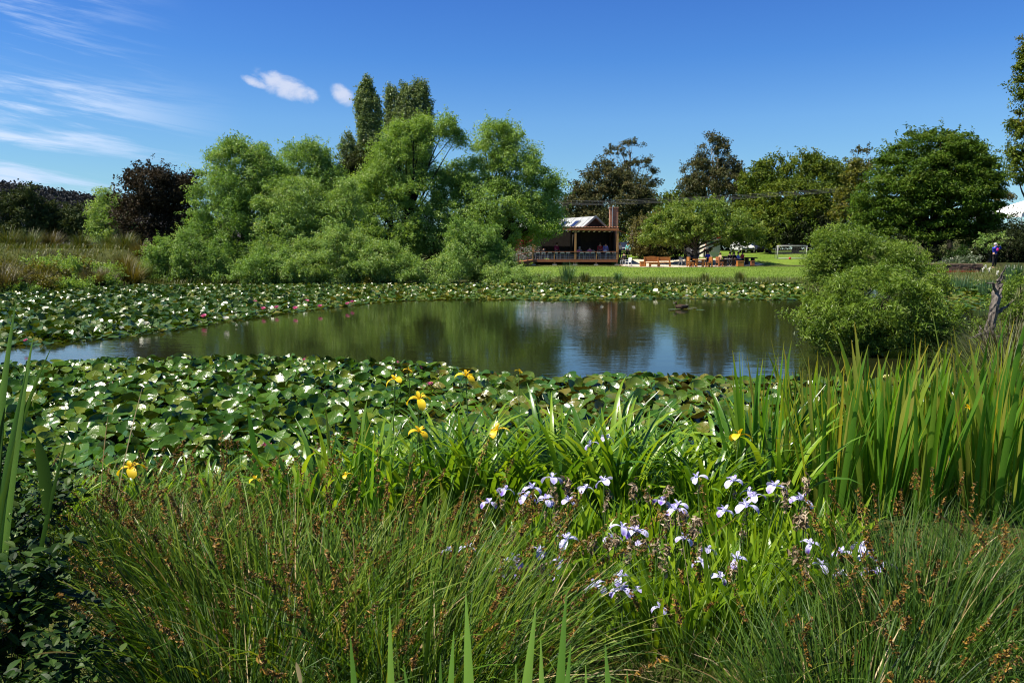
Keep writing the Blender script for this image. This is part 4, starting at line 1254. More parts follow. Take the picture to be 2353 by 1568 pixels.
YEL = [(908, 872, 5.5, 'yellow iris highest at the left of its group, against the pads', 1.0), (962, 918, 5.2, 'wide open yellow iris in the middle of the yellow group', 1.25), (962, 992, 5.0, 'yellow iris lowest in the yellow group', 1.05), (1070, 864, 5.5, 'yellow iris at the edge of the open water', 1.15), (1142, 990, 4.9, 'yellow iris alone above the arching leaves', 1.1), (1698, 1002, 4.7, 'yellow iris at the left edge of the tall sword leaves', 1.25),
       (300, 1076, 4.2, 'yellow iris at the left among the dry sedge', 1.2), (587, 1100, 4.3, 'small yellow iris behind the lone tall sword leaf', .6), (1192, 853, 5.6, 'yellow iris bud standing before the open water', .5), (2225, 938, 5.0, 'yellow iris hidden in the tall sword leaves', .8), (795, 1092, 4.2, 'small yellow iris behind the sedge plumes', .6), (938, 850, 5.6, 'fading yellow iris beside the highest one', .6)]
for k, (px, py, Y, lab, s) in enumerate(YEL):
    flower('yellow_iris', px, py, Y - (.75 if k < 5 else .3), lab, s, 60 + k)
for k in range(46):
    px, py = rb.uniform(1140, 1860), rb.uniform(1110, 1330)
    Y = np.interp(py, [1100, 1330], [4.0, 3.25])
    flower('spent', px, py, Y - .3, 'straw-brown withered iris bloom on a stem in the lilac bed', rb.uniform(.7, 1.2), 200 + k)

# ------------------------------------------------------------------ sedges, rushes, brambles, bank herbs
def tussock(name, lab, x, y, n, L, w, sp, lean, spread, mat, nseed, seed, straw=.09, th=(0., .75), droop=(.25, 1.1), grp='sedge tussocks on the near bank', seedlen=.22):
    r = np.random.default_rng(seed)
    g = hzf(x, y)
    root = empty(name, (x, y, g), 0, lab, 'sedge', grp)
    def fan(n_, t0, t1, L_, w_, segs, pw, kind='grass'):
        a = r.uniform(0, 6.283, n_)
        rr = sp * np.sqrt(r.random(n_))
        rt = np.stack([rr * np.cos(a), rr * np.sin(a), np.zeros(n_)], -1)
        ph = np.arctan2(np.sin(a) * spread + lean[1] + r.normal(0, .35, n_), np.cos(a) * spread + lean[0] + r.normal(0, .35, n_))
        th0 = r.uniform(*t0, n_)
        return strips(rt, ph, th0, th0 + r.uniform(*t1, n_), r.uniform(*L_, n_), w_, segs, pw, kind, r.uniform(-1, 1, n_), 0, r)
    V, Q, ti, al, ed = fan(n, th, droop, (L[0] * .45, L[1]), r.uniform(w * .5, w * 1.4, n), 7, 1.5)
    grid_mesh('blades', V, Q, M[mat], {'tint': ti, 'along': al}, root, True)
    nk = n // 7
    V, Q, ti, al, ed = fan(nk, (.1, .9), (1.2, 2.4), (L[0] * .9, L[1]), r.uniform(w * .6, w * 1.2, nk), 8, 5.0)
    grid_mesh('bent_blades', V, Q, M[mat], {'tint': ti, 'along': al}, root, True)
    ns = int(n * straw)
    if ns:
        V, Q, ti, al, ed = fan(ns, (.1, 1.0), (.2, 1.3), (L[0] * .6, L[1] * .9), w * 1.1, 6, 1.5)
        grid_mesh('dead_blades', V, Q, M['straw'], {'tint': ti, 'along': al}, root, True)
    if nseed:
        V, Q, ti, al, ed = fan(nseed, (th[0], th[1] * .8), (.1, .7), (L[0] * .9, L[1] * 1.18), w * .7, 8, 1.8, 'stem')
        grid_mesh('flower_stems', V, Q, M[mat], {'tint': ti, 'along': al * .3}, root, True)
        P = V.reshape(nseed, 9, 2, 3).mean(2)
        m_ = 64
        t = 8 - r.uniform(0, seedlen * 8, (nseed, m_)) * r.uniform(.6, 1.3, (nseed, 1))
        i0 = np.clip(np.floor(t).astype(int), 0, 7)
        fr_ = (t - i0)[..., None]
        ii = np.arange(nseed)[:, None]
        cen = P[ii, i0] * (1 - fr_) + P[ii, i0 + 1] * fr_
        ax = unit(P[ii, i0 + 1] - P[ii, i0])
        off = r.normal(size=(nseed, m_, 3)) * .0042
        V, Q, tt = leaves((cen + off).reshape(-1, 3), unit(off + ax * .006).reshape(-1, 3), .0155, .0072, r, 0, .5)
        grid_mesh('seed_heads', V, Q, M['seed'], {'tint': tt}, root)
    return root


TS = [  # label, x, y, n, L, w, spread radius, lean, fan, mat, seed stems
    ('huge sedge tussock leaning right below the sword leaves, with dark plumes', -.30, 2.65, 1250, (.42, .80), .0088, .38, (.6, .15), .75, 'sedge', 80),
    ('sedge tussock leaning left in front of the lily pads', -.95, 2.8, 1150, (.40, .78), .0088, .38, (-.35, .1), .75, 'sedge', 76),
    ('sedge tussock in the middle of the bottom edge', -.25, 2.1, 1050, (.36, .66), .0076, .24, (.2, .0), .8, 'sedge_dark', 16),
    ('dark sedge tussock at the bottom, beside the brambles', -.85, 2.15, 1000, (.34, .64), .0076, .24, (-.45, .0), .8, 'sedge_dark', 14),
    ('sedge tussock behind the brambles, full of brown seed heads', -1.5, 3.4, 900, (.36, .66), .007, .26, (.1, .1), .8, 'sedge', 60),
    ('upright sedge behind the two big tussocks', -.5, 3.4, 700, (.28, .5), .0068, .28, (.3, .1), .6, 'sedge', 46),
    ('short sedge between the lily pads and the left tussock', -1.3, 3.9, 600, (.22, .42), .007, .3, (.1, .1), .6, 'sedge', 34),
    ('sedge tussock at the bottom right, fanning below the lilac irises', 1.0, 2.2, 1150, (.32, .58), .0074, .26, (.1, .1), .9, 'sedge_dark', 16),
    ('tall sedge tussock right of the lilac irises', 1.5, 2.75, 1400, (.34, .60), .0074, .3, (.25, .1), .8, 'sedge_dark', 30),
    ('sedge tussock before the tall sword leaves', 1.75, 3.3, 1000, (.28, .52), .0062, .3, (.1, .1), .8, 'sedge_dark', 30),
    ('dark sedge at the bottom right corner', 1.6, 2.1, 1100, (.28, .5), .0074, .3, (.2, .1), .9, 'sedge_dark', 8),
    ('shaded sedge at the right edge under the sword leaves', 2.2, 3.1, 1200, (.26, .5), .0062, .32, (0, .1), .9, 'sedge_dark', 8),
    ('low sedge at the pond rim, furthest left', -2.9, 4.9, 700, (.24, .46), .007, .34, (.1, .1), .8, 'sedge', 40),
    ('low sedge at the pond rim by the pink lily bud', -2.2, 4.9, 700, (.24, .48), .007, .34, (.1, .1), .8, 'sedge', 40),
    ('low sedge at the pond rim under the left yellow iris', -1.6, 4.7, 700, (.24, .46), .007, .34, (.2, .1), .8, 'sedge', 36),
    ('low sedge at the pond rim below the lone tall sword leaf', -1.0, 4.8, 600, (.22, .42), .007, .34, (0, .1), .8, 'sedge', 26),
    ('weedy sedge left of the seed-headed tussock', -2.1, 3.9, 900, (.28, .5), .007, .36, (.1, .1), .8, 'sedge', 40),
    ('fine rushes standing among the lilac irises', .7, 2.7, 240, (.36, .64), .0038, .35, (.0, .1), .5, 'sedge', 14),
]
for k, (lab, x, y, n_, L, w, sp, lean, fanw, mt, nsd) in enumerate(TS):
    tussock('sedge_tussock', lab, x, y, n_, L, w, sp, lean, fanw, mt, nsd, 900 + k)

# low grass between everything on the near bank
n = 26000
gx, gy = rb.uniform(-4.5, 5.5, n), rb.uniform(.8, 6.6, n)
ok = (hz(gx, gy) > .02) & (np.abs(gx) < gy * .85 + 1.0)
gx, gy = gx[ok], gy[ok]
n = len(gx)
V, Q, ti, al, ed = strips(np.stack([gx, gy, hz(gx, gy)], -1), rb.uniform(0, 6.28, n), rb.uniform(0, .6, n), rb.uniform(.4, 1.6, n), rb.uniform(.12, .38, n), rb.uniform(.003, .008, n), 4, 1.5, 'grass', rb.uniform(-1, 1, n))
tag(grid_mesh('bank_undergrowth', V, Q, M['sedge_dark'], {'tint': ti, 'along': al}, None, True), kind='stuff')
# brambles at the lower left
for lab, cx_, cy_, rx, ry, Y, sz in (('bramble bush in the lower left corner, dark inside', 10, 1350, 130, 150, 2.3, .042), ('bramble bush with pale buds above the dark hollow', 70, 1190, 110, 70, 2.9, .04), ('weedy herb at the left edge below the lily pads', 20, 1100, 110, 50, 3.4, .034), ('leafy weed low at the bottom left, before the sedge', 130, 1520, 90, 60, 2.1, .034)):
    plant('bramble_bush', lab, 'bramble', Y, cx_, [(cx_, cy_, rx, ry), (cx_ - 60, cy_ + 60, rx * .8, ry * .8)], 'bramble', L=sz, Wd=sz * .66, cr=.09, cover=3.0, shoots=.8, r0=.005, nl=26, dens=.5, surf=.6, ovate=True)
# pale buds on the brambles
cen = np.concatenate([at(rb.uniform(0, 230), rb.uniform(1090, 1330), rb.uniform(2.3, 3.0))[None] + rb.normal(size=(9, 3)) * .02 for _ in range(34)])
V, Q, t = leaves(cen, unit(rb.normal(size=cen.shape)), .010, .009, rb)
tag(grid_mesh('bramble_buds', V, Q, M['bud'], {'tint': t}), 'tiny pale buds scattered over the brambles at the left', 'buds', kind='stuff')
# dry stalks
DRY = [(330, 880, 268, 1150, 3.6, .005), (248, 955, 232, 1130, 3.4, .005), (2190, 1160, 2290, 1290, 3.6, .012), (2130, 1170, 2215, 1235, 3.5, .012), (75, 1505, 175, 1500, 1.9, .006), (680, 1520, 690, 1567, 1.7, .012), (1720, 1170, 1500, 1330, 3.4, .004), (2300, 1180, 2250, 1300, 3.6, .01)]
for k, (tx_, ty_, bx_, by_, Y, wd) in enumerate(DRY):
    blade('dry_stalk', ['tall straw stalk over the lily pads at the left', 'shorter straw stalk left of the tall one', 'curled tan leaf right of the tall sword leaves', 'arched tan leaf at the foot of the sword leaves', 'pale dead leaf over the dark bramble hollow', 'pale dead leaf tip at the bottom edge', 'thin straw stem bent across the lilac bed', 'broad dry leaf at the right edge'][k],
          'dead leaf', at(bx_, by_, Y), at(tx_, ty_, Y), wd, 'straw', .25 if k in (2, 3, 4) else .05, 'dry stalks and leaves', 150 + k)

# ------------------------------------------------------------------ meadow on the left, grass along the far bank
rm = np.random.default_rng(31)
n = 42000
my = rm.uniform(28, 75, n)
mt_ = rm.uniform(.33, .72, n)
mx = -mt_ * my
ok = hz(mx, my) > .05
mx, my = mx[ok], my[ok]
n = len(mx)
V, Q, ti, al, ed = strips(np.stack([mx, my, hz(mx, my)], -1), rm.normal(0, .9, n), rm.uniform(0, .5, n), rm.uniform(.7, 1.7, n), rm.uniform(.16, .45, n), rm.uniform(.015, .035, n), 4, 1.5)
tag(grid_mesh('meadow_grass', V, Q, M['meadow'], {'tint': ti, 'along': al}), kind='stuff')


def tuft(lab, px, py, Y, size, mat, seed, n=420, cat='grass tuft', grp='grass tufts', name='grass_tuft', up=(.0, .9), bend=(.2, 1.2), w=.026):
    r = np.random.default_rng(seed)
    c = at(px, py, Y)
    g = hzf(c[0], Y)
    a = r.uniform(0, 6.283, n)
    rr = .28 * size * np.sqrt(r.random(n))
    rt = np.stack([rr * np.cos(a), rr * np.sin(a), np.zeros(n)], -1)
    t0 = r.uniform(*up, n)
    V, Q, ti, al, ed = strips(rt, a + r.normal(0, .4, n), t0, t0 + r.uniform(*bend, n), size * r.uniform(.6, 1.1, n), w, 5, 1.6, 'grass', 0, 0, r)
    o = grid_mesh(name, V, Q, M[mat], {'tint': ti, 'along': al})
    o.location = (c[0], Y, g - .02)
    return tag(o, lab, cat, grp)


TG = 'grass tufts on the left meadow'
for k, (lab, px, Y, sz, mt) in enumerate((
        ('big golden-brown grass tuft beside the first willow shrub', 300, 38.5, 1.35, 'tuft_gold'), ('second golden tuft behind the big golden-brown one', 282, 40.0, 1.1, 'tuft_gold'), ('dark brown tuft at the left edge by the water', 4, 31.6, 1.4, 'tuft_brown'),
        ('grey-brown tuft on the slope in the middle of the meadow bank', 215, 36.0, 1.1, 'tuft_brown'), ('brown tuft low by the lilies in the meadow bank', 90, 33.2, .9, 'tuft_brown'), ('grey tuft by the water left of the golden ones', 240, 36.6, .9, 'tuft_brown'),
        ('tan windblown tuft on the crest at the left edge', 20, 41, 1.2, 'meadow'), ('tan windblown tuft on the crest, second from the left', 70, 42, 1.2, 'meadow'), ('tan windblown tuft on the crest, third from the left', 120, 43, 1.1, 'tuft_brown'), ('tan tuft on the crest near the white-leaved weed', 190, 43.5, 1.0, 'meadow'), ('pale straw tuft before the copper tree', 290, 46, 1.2, 'meadow'), ('straw tuft at the foot of the pale willow', 255, 47, 1.0, 'meadow'), ('straw tuft right under the copper tree', 325, 44, 1.1, 'tuft_gold'))):
    tuft(lab, px, 600, Y, sz, mt, 700 + k, grp=TG)
for k, (lab, px, py, Y, rx, ry) in enumerate((
        ('yellow-flowered weed patch at the left edge of the meadow bank', 20, 628, 34, 50, 18), ('yellow-green weed patch in the middle of the meadow bank', 110, 632, 34.5, 50, 16), ('yellow weed patch low on the meadow bank', 60, 648, 32.6, 60, 14), ('yellow-green weed patch high on the meadow bank', 180, 612, 38, 40, 12), ('olive weed patch before the golden tufts', 235, 648, 36.2, 40, 12), ('green weed patch by the water on the meadow bank', 160, 655, 34, 50, 10), ('green weed patch below the crest at the left', 60, 606, 38, 60, 14), ('broad green weed patch in the middle of the slope', 130, 612, 36.5, 60, 16), ('green weed patch left of the golden tufts', 250, 622, 38, 36, 14), ('olive weed patch at the left water edge', 30, 660, 31.6, 60, 12))):
    plant('meadow_weed', lab, 'weed', Y, px, [(px, py, rx, ry)], 'herb' if k in (0, 1, 2, 3) else 'willow_lime', L=.11, Wd=.06, cr=.3, cover=6, lim=False, shoots=1.0, group='weed patches on the meadow bank')
n = 11000
bx_ = rm.uniform(-.03, .37, n)
by_ = rm.uniform(39.0, 43.5, n)
V, Q, ti, al, ed = strips(np.stack([bx_ * by_, by_, hz(bx_ * by_, by_)], -1), rm.uniform(0, 6.28, n), rm.uniform(0, .3, n), rm.uniform(.1, 1.0, n), rm.uniform(.10, .36, n), rm.uniform(.012, .026, n), 4, 1.5)
tag(grid_mesh('far_bank_grass', V, Q, M['bankgrass'], {'tint': ti, 'along': al}), kind='stuff')
for k, (lab, px, Y, sz, mt) in enumerate((
        ('blue-green reed clump standing before the deck', 1305, 40.2, 1.1, 'reedblue'), ('brown sedge clump right of the blue-green reeds', 1345, 40.0, .6, 'meadow'), ('dark grass clump on the lawn edge under the patio', 1700, 40.3, .7, 'bankgrass'), ('grass clump left of the dark one on the lawn edge', 1620, 40.2, .6, 'bankgrass'), ('olive grass clump before the left half of the deck', 1240, 40.4, .65, 'meadow'), ('small reed clump between deck and patio', 1420, 40.2, .6, 'reedblue'))):
    tuft(lab, px, 600, Y, sz, mt, 760 + k, n=170, grp='clumps along the lawn edge', up=(0, .35), bend=(.1, .7))
for k, (lab, px, Y, sz) in enumerate((('reed clump at the left of the garden inlet', 2175, 34, 1.15), ('tallest reed clump in the garden inlet', 2210, 35, 1.35), ('reed clump right of the tallest one in the inlet', 2245, 34, 1.1), ('reed clump near the dead stump', 2275, 30, .9), ('low reed clump behind the dead stump', 2330, 33, 1.0))):
    tuft(lab, px, 600, Y, sz, 'reedblue', 800 + k, n=260, grp='reeds in the garden inlet', name='reed_clump', cat='reeds', up=(0, .22), bend=(.0, .4), w=.04)
for k, (lab, px, Y, sz) in enumerate((('grass clump before the right scrub', 2250, 15, .8), ('grass clump at the foot of the stump', 2290, 11.5, .8), ('brown grass at the right edge of the pond', 2340, 10.5, .9), ('grass clump behind the sword leaves at the right', 2330, 8.5, .9), ('dry grass clump between pond bush and stump', 2215, 12.4, .6))):
    tuft(lab, px, 600, Y, sz, ('bankgrass', 'meadow', 'tuft_brown', 'bankgrass', 'meadow')[k], 830 + k, n=420, grp='grass on the right bank', w=.012)

# rough grass on the right-hand bank
n = 16000
ry_ = rm.uniform(8, 58, n) ** 1.0
rx_ = ry_ * rm.uniform(.55, .95, n)
ok = hz(rx_, ry_) > .04
rx_, ry_ = rx_[ok], ry_[ok]
n = len(rx_)
V, Q, ti, al, ed = strips(np.stack([rx_, ry_, hz(rx_, ry_)], -1), rm.uniform(0, 6.28, n), rm.uniform(0, .4, n), rm.uniform(.3, 1.4, n), rm.uniform(.12, .4, n), rm.uniform(.012, .03, n), 4, 1.5)
tag(grid_mesh('right_bank_grass', V, Q, M['bankgrass'], {'tint': ti, 'along': al}), kind='stuff')
# ------------------------------------------------------------------ cafe, deck, terrace and the people
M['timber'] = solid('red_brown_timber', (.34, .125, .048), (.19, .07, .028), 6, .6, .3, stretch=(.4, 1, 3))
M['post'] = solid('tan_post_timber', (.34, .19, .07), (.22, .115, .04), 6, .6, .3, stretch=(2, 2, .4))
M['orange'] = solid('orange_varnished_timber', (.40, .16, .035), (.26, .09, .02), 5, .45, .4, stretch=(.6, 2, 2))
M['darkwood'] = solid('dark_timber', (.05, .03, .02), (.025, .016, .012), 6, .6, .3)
M['darkwall'] = solid('dark_wall_boards', (.035, .03, .026), (.02, .017, .015), 4, .8, .2)
M['concrete'] = solid('footing_concrete', (.36, .34, .30), (.24, .22, .2), 8, .9, .2)
M['zinc'] = solid('galvanised_roof', (.36, .37, .36), (.22, .23, .22), 1.4, .5, .4, stretch=(1, 1, .3))
M['glassblue'] = solid('roof_window_glass', (.02, .03, .08), (.015, .02, .06), 2, .1, .6)
M['steel'] = solid('steel', (.45, .46, .47), (.36, .37, .38), 9, .35, .5, .8)
M['white'] = solid('white_plastic', (.78, .78, .76), (.70, .70, .68), 6, .4, .4)
M['greyplastic'] = solid('grey_plastic', (.28, .28, .28), (.22, .22, .22), 6, .5, .4)
M['weatherboard'] = solid('cream_weatherboard', (.62, .59, .50), (.46, .43, .36), 4, .7, .2, stretch=(.3, .3, 6))
M['redpaint'] = solid('red_paint', (.42, .03, .03), (.3, .02, .02), 6, .5, .3)
M['greenpaint'] = solid('green_paint', (.03, .2, .11), (.02, .14, .08), 6, .5, .3)
M['canvas'] = solid('grey_canvas', (.30, .30, .33), (.18, .18, .21), 1.5, .9, .1)
M['tent'] = solid('white_tent_canvas', (.80, .80, .79), (.74, .74, .74), 1.5, .8, .1)
M['carwhite'] = solid('white_car_paint', (.72, .72, .70), (.66, .66, .65), 4, .25, .5)
M['cardark'] = solid('dark_blue_car_paint', (.02, .025, .05), (.015, .018, .04), 4, .2, .6)
M['tyre'] = solid('tyre_rubber', (.02, .02, .02), (.012, .012, .012), 9, .9, .2)
M['carglass'] = solid('car_glass', (.02, .025, .03), (.012, .015, .02), 3, .08, .7)
M['lamp'] = solid('headlight_glass', (.6, .6, .58), (.5, .5, .5), 5, .15, .6)
M['wire'] = solid('power_cable', (.13, .13, .13), (.09, .09, .09), 5, .5, .3)
M['goalframe'] = solid('goal_frame_paint', (.6, .6, .58), (.45, .45, .44), 5, .5, .3)
M['net'] = solid('goal_net_cord', (.26, .27, .26), (.2, .2, .2), 5, .8, .2)
M['skin'] = solid('skin', (.50, .30, .21), (.44, .25, .17), 9, .55, .3)
for nm, c in (('cloth_red', (.42, .045, .05)), ('cloth_pink', (.62, .13, .24)), ('cloth_crimson', (.30, .02, .07)), ('cloth_white', (.72, .72, .72)), ('cloth_blue', (.03, .05, .42)), ('cloth_navy', (.02, .028, .07)), ('cloth_black', (.014, .014, .016)), ('cloth_teal', (.16, .48, .46)), ('cloth_grey', (.16, .16, .17)), ('cloth_tan', (.42, .29, .18)), ('cloth_lilac', (.22, .22, .55)), ('hair_dark', (.02, .014, .01)), ('hair_grey', (.45, .43, .40)), ('hair_brown', (.09, .05, .03)), ('camera_black', (.012, .012, .012)), ('cloth_magenta', (.6, .04, .22))):
    M[nm] = solid(nm, c, tuple(v * .75 for v in c), 14, .85, .2)


def brick_mat():
    m, w, out = new_mat('chimney_brick')
    tc = w.n('TexCoord').outputs['Object']
    sp = w.n('SeparateXYZ')
    w.link(tc, sp.inputs[0])
    br = w.n('TexBrick')
    w.link(w.comb(w.m('ADD', sp.outputs[0], sp.outputs[1]), sp.outputs[2], 0), br.inputs['Vector'])
    br.inputs['Scale'].default_value = 1.0
    br.inputs['Brick Width'].default_value, br.inputs['Row Height'].default_value, br.inputs['Mortar Size'].default_value = .25, .095, .014
    br.inputs['Color1'].default_value, br.inputs['Color2'].default_value, br.inputs['Mortar'].default_value = (.36, .13, .06, 1), (.15, .07, .04, 1), (.30, .22, .16, 1)
    p = w.n('BsdfPrincipled')
    w.link(br.outputs[0], p.inputs['Base Color'])
    p.inputs['Roughness'].default_value = .9
    w.link(p.outputs[0], out.inputs[0])
    return m


def stone_mat():
    m, w, out = new_mat('dry_stone')
    tc = w.n('TexCoord').outputs['Object']
    mp = w.n('Mapping')
    w.link(tc, mp.inputs[0])
    mp.inputs['Scale'].default_value = (2.2, 2.2, 5.5)
    vo = w.n('TexVoronoi')
    w.link(mp.outputs[0], vo.inputs['Vector'])
    vo.inputs['Scale'].default_value = 1.0
    c = w.ramp(w.noise(mp.outputs[0], 1.3), [(.3, (.05, .03, .022)), (.7, (.19, .13, .09))])
    c = w.mix(w.step(.55, .8, vo.outputs['Distance']), c, (.02, .015, .012))
    p = w.n('BsdfPrincipled')
    w.link(c, p.inputs['Base Color'])
    p.inputs['Roughness'].default_value = .95
    w.link(p.outputs[0], out.inputs[0])
    return m


M['brick'], M['stone'] = brick_mat(), stone_mat()
X = lambda px, Y: float(at(px, 600, Y)[0])
Zp = lambda py, Y: float(at(1176, py, Y)[2])
YF = 82.0
xl, xm, xr = X(1225, YF), X(1321.6, YF), X(1418, YF)
zf, zt = Zp(596.6, YF), Zp(526, YF)
dk = empty('timber_deck', (xm, YF, .25), 0, 'red-brown timber deck with flat roof and cable railing before the cafe', 'deck')


def ch(b, name, mat_, par, off, **kw):
    b.v = [tuple(np.array(v) - off) for v in b.v]
    return b.build(name, mat_, par, **kw)


off = np.array([xm, YF, .25])
DD = 6.5
ch(HB().box(((xl + xr) / 2, YF + DD / 2 + .03, zf - .06), (xr - xl, DD, .10)), 'floor', M['timber'], dk, off)
ch(HB().box(((xl + xr) / 2, YF - .03, zf - .11), (xr - xl + .1, .06, .24)), 'fascia', M['timber'], dk, off)
for x in (xl, xm, xr):
    ch(HB().box((x, YF + .04, (zf + zt) / 2 + .02), (.19, .19, zt - zf - .04)), 'post', M['post'], dk, off, bevel=.01)
    ch(HB().box((x, YF + DD - .3, (zf + zt) / 2 + .1), (.16, .16, zt - zf + .1)), 'post', M['darkwood'], dk, off)
for x in np.linspace(xl + .05, xr - .05, 5):
    g = hzf(x, YF)
    ch(HB().box((x, YF + .12, (g + zf - .14) / 2), (.16, .16, zf - .14 - g + .1)), 'stump', M['post'], dk, off)
    ch(HB().box((x, YF + .10, g + .05), (.42, .36, .16)), 'footing', M['concrete'], dk, off)
zr = zf + .82
ch(HB().box(((xl + xr) / 2, YF - .02, zr), (xr - xl, .13, .06)), 'handrail', M['timber'], dk, off)
for x in ((xl + xm) / 2, (xm + xr) / 2):
    ch(HB().box((x, YF, (zf + zr) / 2), (.10, .09, zr - zf - .06)), 'rail_post', M['post'], dk, off)
for k in range(5):
    z = zf + .12 + k * .13
    ch(HB().tube([(xl, YF - .01, z), (xr, YF - .01, z)], .012, 5), 'cable', M['steel'], dk, off)
# flat roof: front beam, rafters, white pieces for sunlit sheet ends and a corrugated sheet above
zl_, zrr = Zp(526.5, YF), Zp(530, YF)
rf = ch(HB().beam((xl - .3, YF - .05, zt + .05), (xr + .1, YF - .05, zt - .05), .10, .26), 'roof_beam', M['timber'], dk, off)
sheetb = HB()
n = 60
for k in range(n):
    xa, xb = xl - .3 + (xr - xl + .4) * k / n, xl - .3 + (xr - xl + .4) * (k + 1) / n
    za, zb_ = zt + .20 + .03 * math.cos(k * math.pi), zt + .20 + .03 * math.cos((k + 1) * math.pi)
    sheetb.add([(xa, YF - .12, za), (xb, YF - .12, zb_), (xb, YF + DD, zb_ + .15), (xa, YF + DD, za + .15), (xa, YF - .12, za + .012), (xb, YF - .12, zb_ + .012), (xb, YF + DD, zb_ + .162), (xa, YF + DD, za + .162)],
               [(3, 2, 1, 0), (4, 5, 6, 7), (0, 1, 5, 4), (2, 3, 7, 6)])
ch(sheetb, 'roof_sheet', M['timber'], dk, off)
for dy, dz in ((.35, -.17), (1.3, -.28)):
    sc = HB()
    for k in range(30):
        if k % 2:
            continue
        x0 = xl + .25 + (xr - xl - .5) * k / 30
        sc.add([(x0, YF + dy, zt + dz + .08), (x0 + .24, YF + dy, zt + dz + .08), (x0 + .20, YF + dy, zt + dz), (x0 + .04, YF + dy, zt + dz), (x0, YF + dy + .02, zt + dz + .08), (x0 + .24, YF + dy + .02, zt + dz + .08), (x0 + .20, YF + dy + .02, zt + dz), (x0 + .04, YF + dy + .02, zt + dz)],
               [(0, 3, 2, 1), (4, 5, 6, 7), (3, 7, 6, 2), (0, 1, 5, 4), (0, 4, 7, 3), (1, 2, 6, 5)])
    ch(sc, 'sunlit_sheet_ends', M['white'], dk, off)  # sunlight on the corrugated roof ends, put into white colour and shape
    ch(HB().box(((xl + xr) / 2, YF + dy + .05, zt + dz + .12), (xr - xl, .06, .10)), 'rafter', M['darkwood'], dk, off)
# ramp at the left end
rp_ = empty('deck_ramp', (xl - 1, YF - .3, .3), 0, 'sloping timber ramp with cable rail at the left end of the deck', 'ramp')
o2 = np.array([xl - 1, YF - .3, .3])
A, B_ = np.array([xl - .05, YF - .06, zf - .12]), np.array([X(1190, YF - .8), YF - .8, Zp(604, YF - .8)])
ch(HB().beam(A, B_, .06, .22), 'fascia', M['timber'], rp_, o2)
ch(HB().beam(A + [0, .7, .1], B_ + [0, .7, .1], 1.3, .06), 'ramp_floor', M['timber'], rp_, o2)
ch(HB().beam(A + [0, 0, .95], B_ + [0, 0, .80], .10, .06), 'handrail', M['timber'], rp_, o2)
for t in (.35, .98):
    p = A + (B_ - A) * t
    ch(HB().box((p[0], p[1] + .04, p[2] + .42), (.10, .09, .9)), 'rail_post', M['timber'], rp_, o2)
    ch(HB().box((p[0], p[1] + .10, (p[2] + .1 + hzf(p[0], p[1])) / 2 - .05), (.12, .12, max(.15, p[2] - hzf(p[0], p[1]) + .1))), 'stump', M['post'], rp_, o2)
for k in range(4):
    dz = np.array([0, 0, .22 + k * .15])
    ch(HB().tube([A + dz, B_ + dz * .92], .011, 5), 'cable', M['steel'], rp_, o2)

# the cafe: gabled wing with two roof windows, a second gable behind it, brick chimney
cf = empty('cafe_building', (9, 91, .5), 0, 'cafe with grey metal gable roof, two roof windows and a brick chimney', 'building')
oc = np.array([9.0, 91, .5])


def gable(apexf, apexb, half, drop, mat_, parent):
    a, b_ = np.array(apexf), np.array(apexb)
    d = unit(b_ - a)
    s = np.array([-d[1], d[0], 0])
    for sg in (1, -1):
        e0, e1 = a + s * sg * half - [0, 0, drop], b_ + s * sg * half - [0, 0, drop]
        nrm = unit(np.cross(b_ - a, e0 - a)) * .05
        if nrm[2] < 0:
            nrm = -nrm
        n_ = 10
        hb = HB()
        for k in range(n_):
            t0, t1 = k / n_, (k + 1) / n_ - .004
            q = [a + (b_ - a) * t0, a + (b_ - a) * t1, e0 + (e1 - e0) * t1, e0 + (e1 - e0) * t0]
            lift = nrm * (1 + .35 * (k % 2))
            hb.add(q + [v + lift for v in q], [(3, 2, 1, 0), (4, 5, 6, 7), (0, 1, 5, 4), (1, 2, 6, 5), (2, 3, 7, 6), (3, 0, 4, 7)])
        ch(hb, 'roof', mat_, parent, oc)
    # boarded gable end and side walls down to the ground
    inn = a + d * .35
    l, r_ = inn + s * (half - .25) - [0, 0, drop - .1], inn - s * (half - .25) - [0, 0, drop - .1]
    g = .6
    w_ = HB()
    e2 = b_ - d * .1
    l2, r2 = e2 + s * (half - .25) - [0, 0, drop - .1], e2 - s * (half - .25) - [0, 0, drop - .1]
    f = lambda v: np.array([v[0], v[1], g])
    top = inn - [0, 0, .12]
    top2 = e2 - [0, 0, .12]
    w_.add([f(l), f(r_), r_, top, l, f(l2), f(r2), r2, top2, l2], [(0, 1, 2, 3, 4), (9, 8, 7, 6, 5), (0, 4, 9, 5), (1, 6, 7, 2)])
    ch(w_, 'wall', M['darkwall'], parent, oc)
    for sg in (1, -1):
        ch(HB().beam(a - d * .03 + [0, 0, .01], a + s * sg * half - [0, 0, drop - .01] - d * .03, .06, .22), 'bargeboard', M['steel'], parent, oc)
    return d, s


A_, Bk = (X(1367, 88), 88, Zp(497.5, 88)), (X(1282, 94.5), 94.5, Zp(503.5, 94.5))
dv, sv = gable(A_, Bk, 2.0, 1.53, M['zinc'], cf)
A2, B2 = (X(1283.5, 98), 98, Zp(489.6, 98)), (X(1210, 105), 105, Zp(494, 105))
gable(A2, B2, 2.3, 1.83, M['zinc'], cf)
